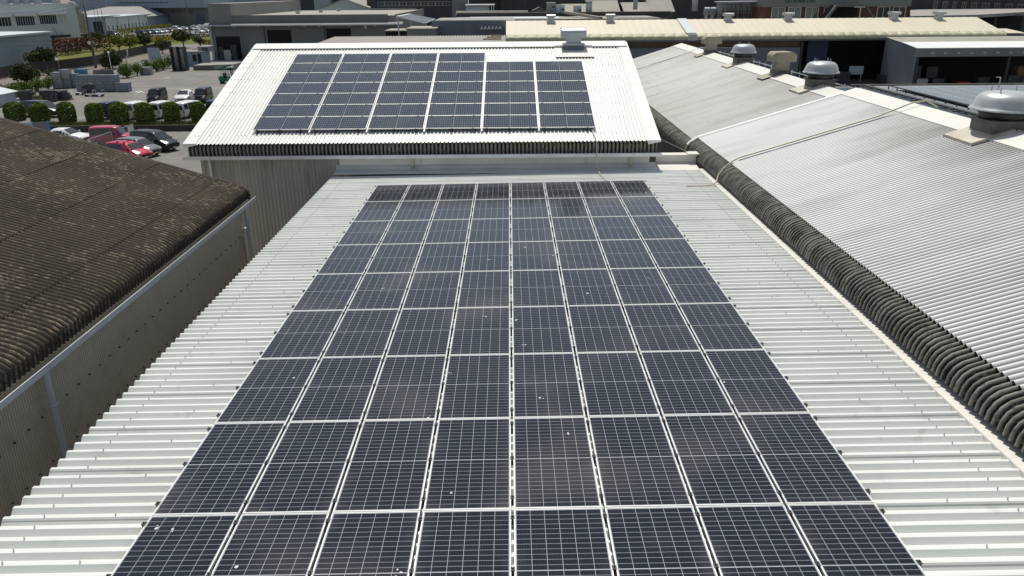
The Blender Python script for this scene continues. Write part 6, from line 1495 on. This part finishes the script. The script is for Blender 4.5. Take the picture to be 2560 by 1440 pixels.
q0, q1 = F0+e1*1.5-e2*.05, F0+e1*10-e2*.05; MB().add([(q0.x, q0.y, ZL+.1), (q1.x, q1.y, ZL+.1), (q1.x, q1.y, zt0-.8), (q0.x, q0.y, zt0-.8)], [(0, 1, 2, 3)]).build('entrance', M['interior'], lw)
slab(MB(), [F0-e1*1-e2*.8, A+e1*14-e2*.8, A+e1*14+e2*8, F0+e2*8-e1*1], zt0+.602, zt0+.9).build('canopy', M['pale_roof'], lw)
hy = 335.0; r0, r1 = aty(225, 40, hy), aty(348, 34, hy); zr_ = aty(300, 20, hy+8).z
rf = MB(); a_, b2_, c_, d_ = Vector((r0.x-14, hy, r0.z-.3)), Vector((r1.x+3, hy, r0.z-.3)), Vector((r1.x+3, hy+26, r0.z-.3)), Vector((r0.x-14, hy+26, r0.z-.3)); m0_, m1_ = Vector((r0.x+4, hy+13, zr_+.8)), Vector((r1.x-5, hy+13, zr_+.8))
rf.add([a_, b2_, c_, d_, m0_, m1_], [(0, 1, 5, 4), (1, 2, 5), (2, 3, 4, 5), (3, 0, 4)]); 
hr = empty('hip_roofed_house', (r0.x, hy+10, ZL), 'hip roofed grey house behind the long white building', 'building'); rf.build('roof', M['tile_roof'], hr); MB().box(a_.x+1, hy+1, ZL+.004, b2_.x-1, hy+25, r0.z-.35).build('wall', M['steel_blue'], hr)
for k, px in enumerate((247, 255, 265)):
    q = lot(px, 92); t = aty(px-2, 17, q.y); tag(MB().tube([(q.x, q.y, ZL), (q.x, q.y, t.z)], .07, 6).build('flag_pole', M['pole']), 'thin flag pole before the long white building, %s of three' % ('left', 'middle', 'right')[k], 'flag pole', 'three flag poles')
# large blue grey building at the back
by_ = 352.0
a_, b_ = aty(292, 30, by_), aty(524, 52, by_)
bg_ = empty('blue_grey_office', ((a_.x+b_.x)/2, by_, ZL), 'large blue grey office block with two window bands behind the car park', 'building')
zmid, ztp = aty(400, 20, by_).z, 15
MB().box(a_.x-2, by_+6, ZL+.004, b_.x+6, by_+40, zmid).build('lower_storey', M['ware_light'], bg_); MB().box(a_.x-4, by_, zmid+.004, b_.x-1.5, by_+40, ztp).build('upper_storey', M['steel_blue'], bg_)
windows(bg_, by_, aty(298, 5, by_).x, aty(421, 5, by_).x, aty(350, 9, by_).z, aty(350, 4, by_).z, 11, M['glass'], M['steel_blue'], .15, 2, .1, .1)
windows(bg_, by_+6, aty(427, 28, by_+6).x, aty(486, 28, by_+6).x, aty(450, 32, by_+6).z, aty(450, 26, by_+6).z, 9, M['glass'], M['ware_light'], .15, 1, .1, .25)
MB().box(aty(490, 30, by_+6).x, by_+5.7, ZL+.004, aty(510, 30, by_+6).x, by_+5.99, aty(500, 35, by_+6).z).build('glazed_entrance', M['glass_blue'], bg_)
boxb('far_grey_block', 'pale grey block behind the white hall at the top left corner', 'building', aty(-80, 5, 430).x, aty(90, 5, 430).x, 430, 450, ZL, 9.9, M['steel_blue'], M['tile_roof'])
boxb('far_grey_block', 'low grey block between the utility pole and the far trees', 'building', aty(175, 5, 440).x, aty(262, 5, 440).x, 440, 460, ZL, 8.8, M['steel_blue'], M['pale_roof'])
boxb('far_pale_block', 'pale blue block with a step behind the grey warehouse block', 'building', aty(515, 10, 400).x, aty(700, 10, 400).x, 400, 425, ZL, 10.8, M['steel_blue'], M['pale_roof'])
boxb('far_dark_block', 'long dark block behind the green gable on the skyline', 'building', aty(690, 10, 300).x, aty(990, 10, 300).x, 300, 320, ZL, 11, M['ware_dark'], M['slate_old'])
boxb('far_dark_block', 'wide dark block behind the lettered building on the skyline', 'building', 62, 230, 260, 290, ZL, 12, M['ware_dark'], M['slate_old'])
boxb('far_dark_block', 'dark block behind the clad plant hall on the skyline', 'building', -2, 60, 240, 260, ZL, 12.5, M['ware_dark'], M['slate_old'])

# prototypes that were only cloned from keep their own place; nothing is left at the origin
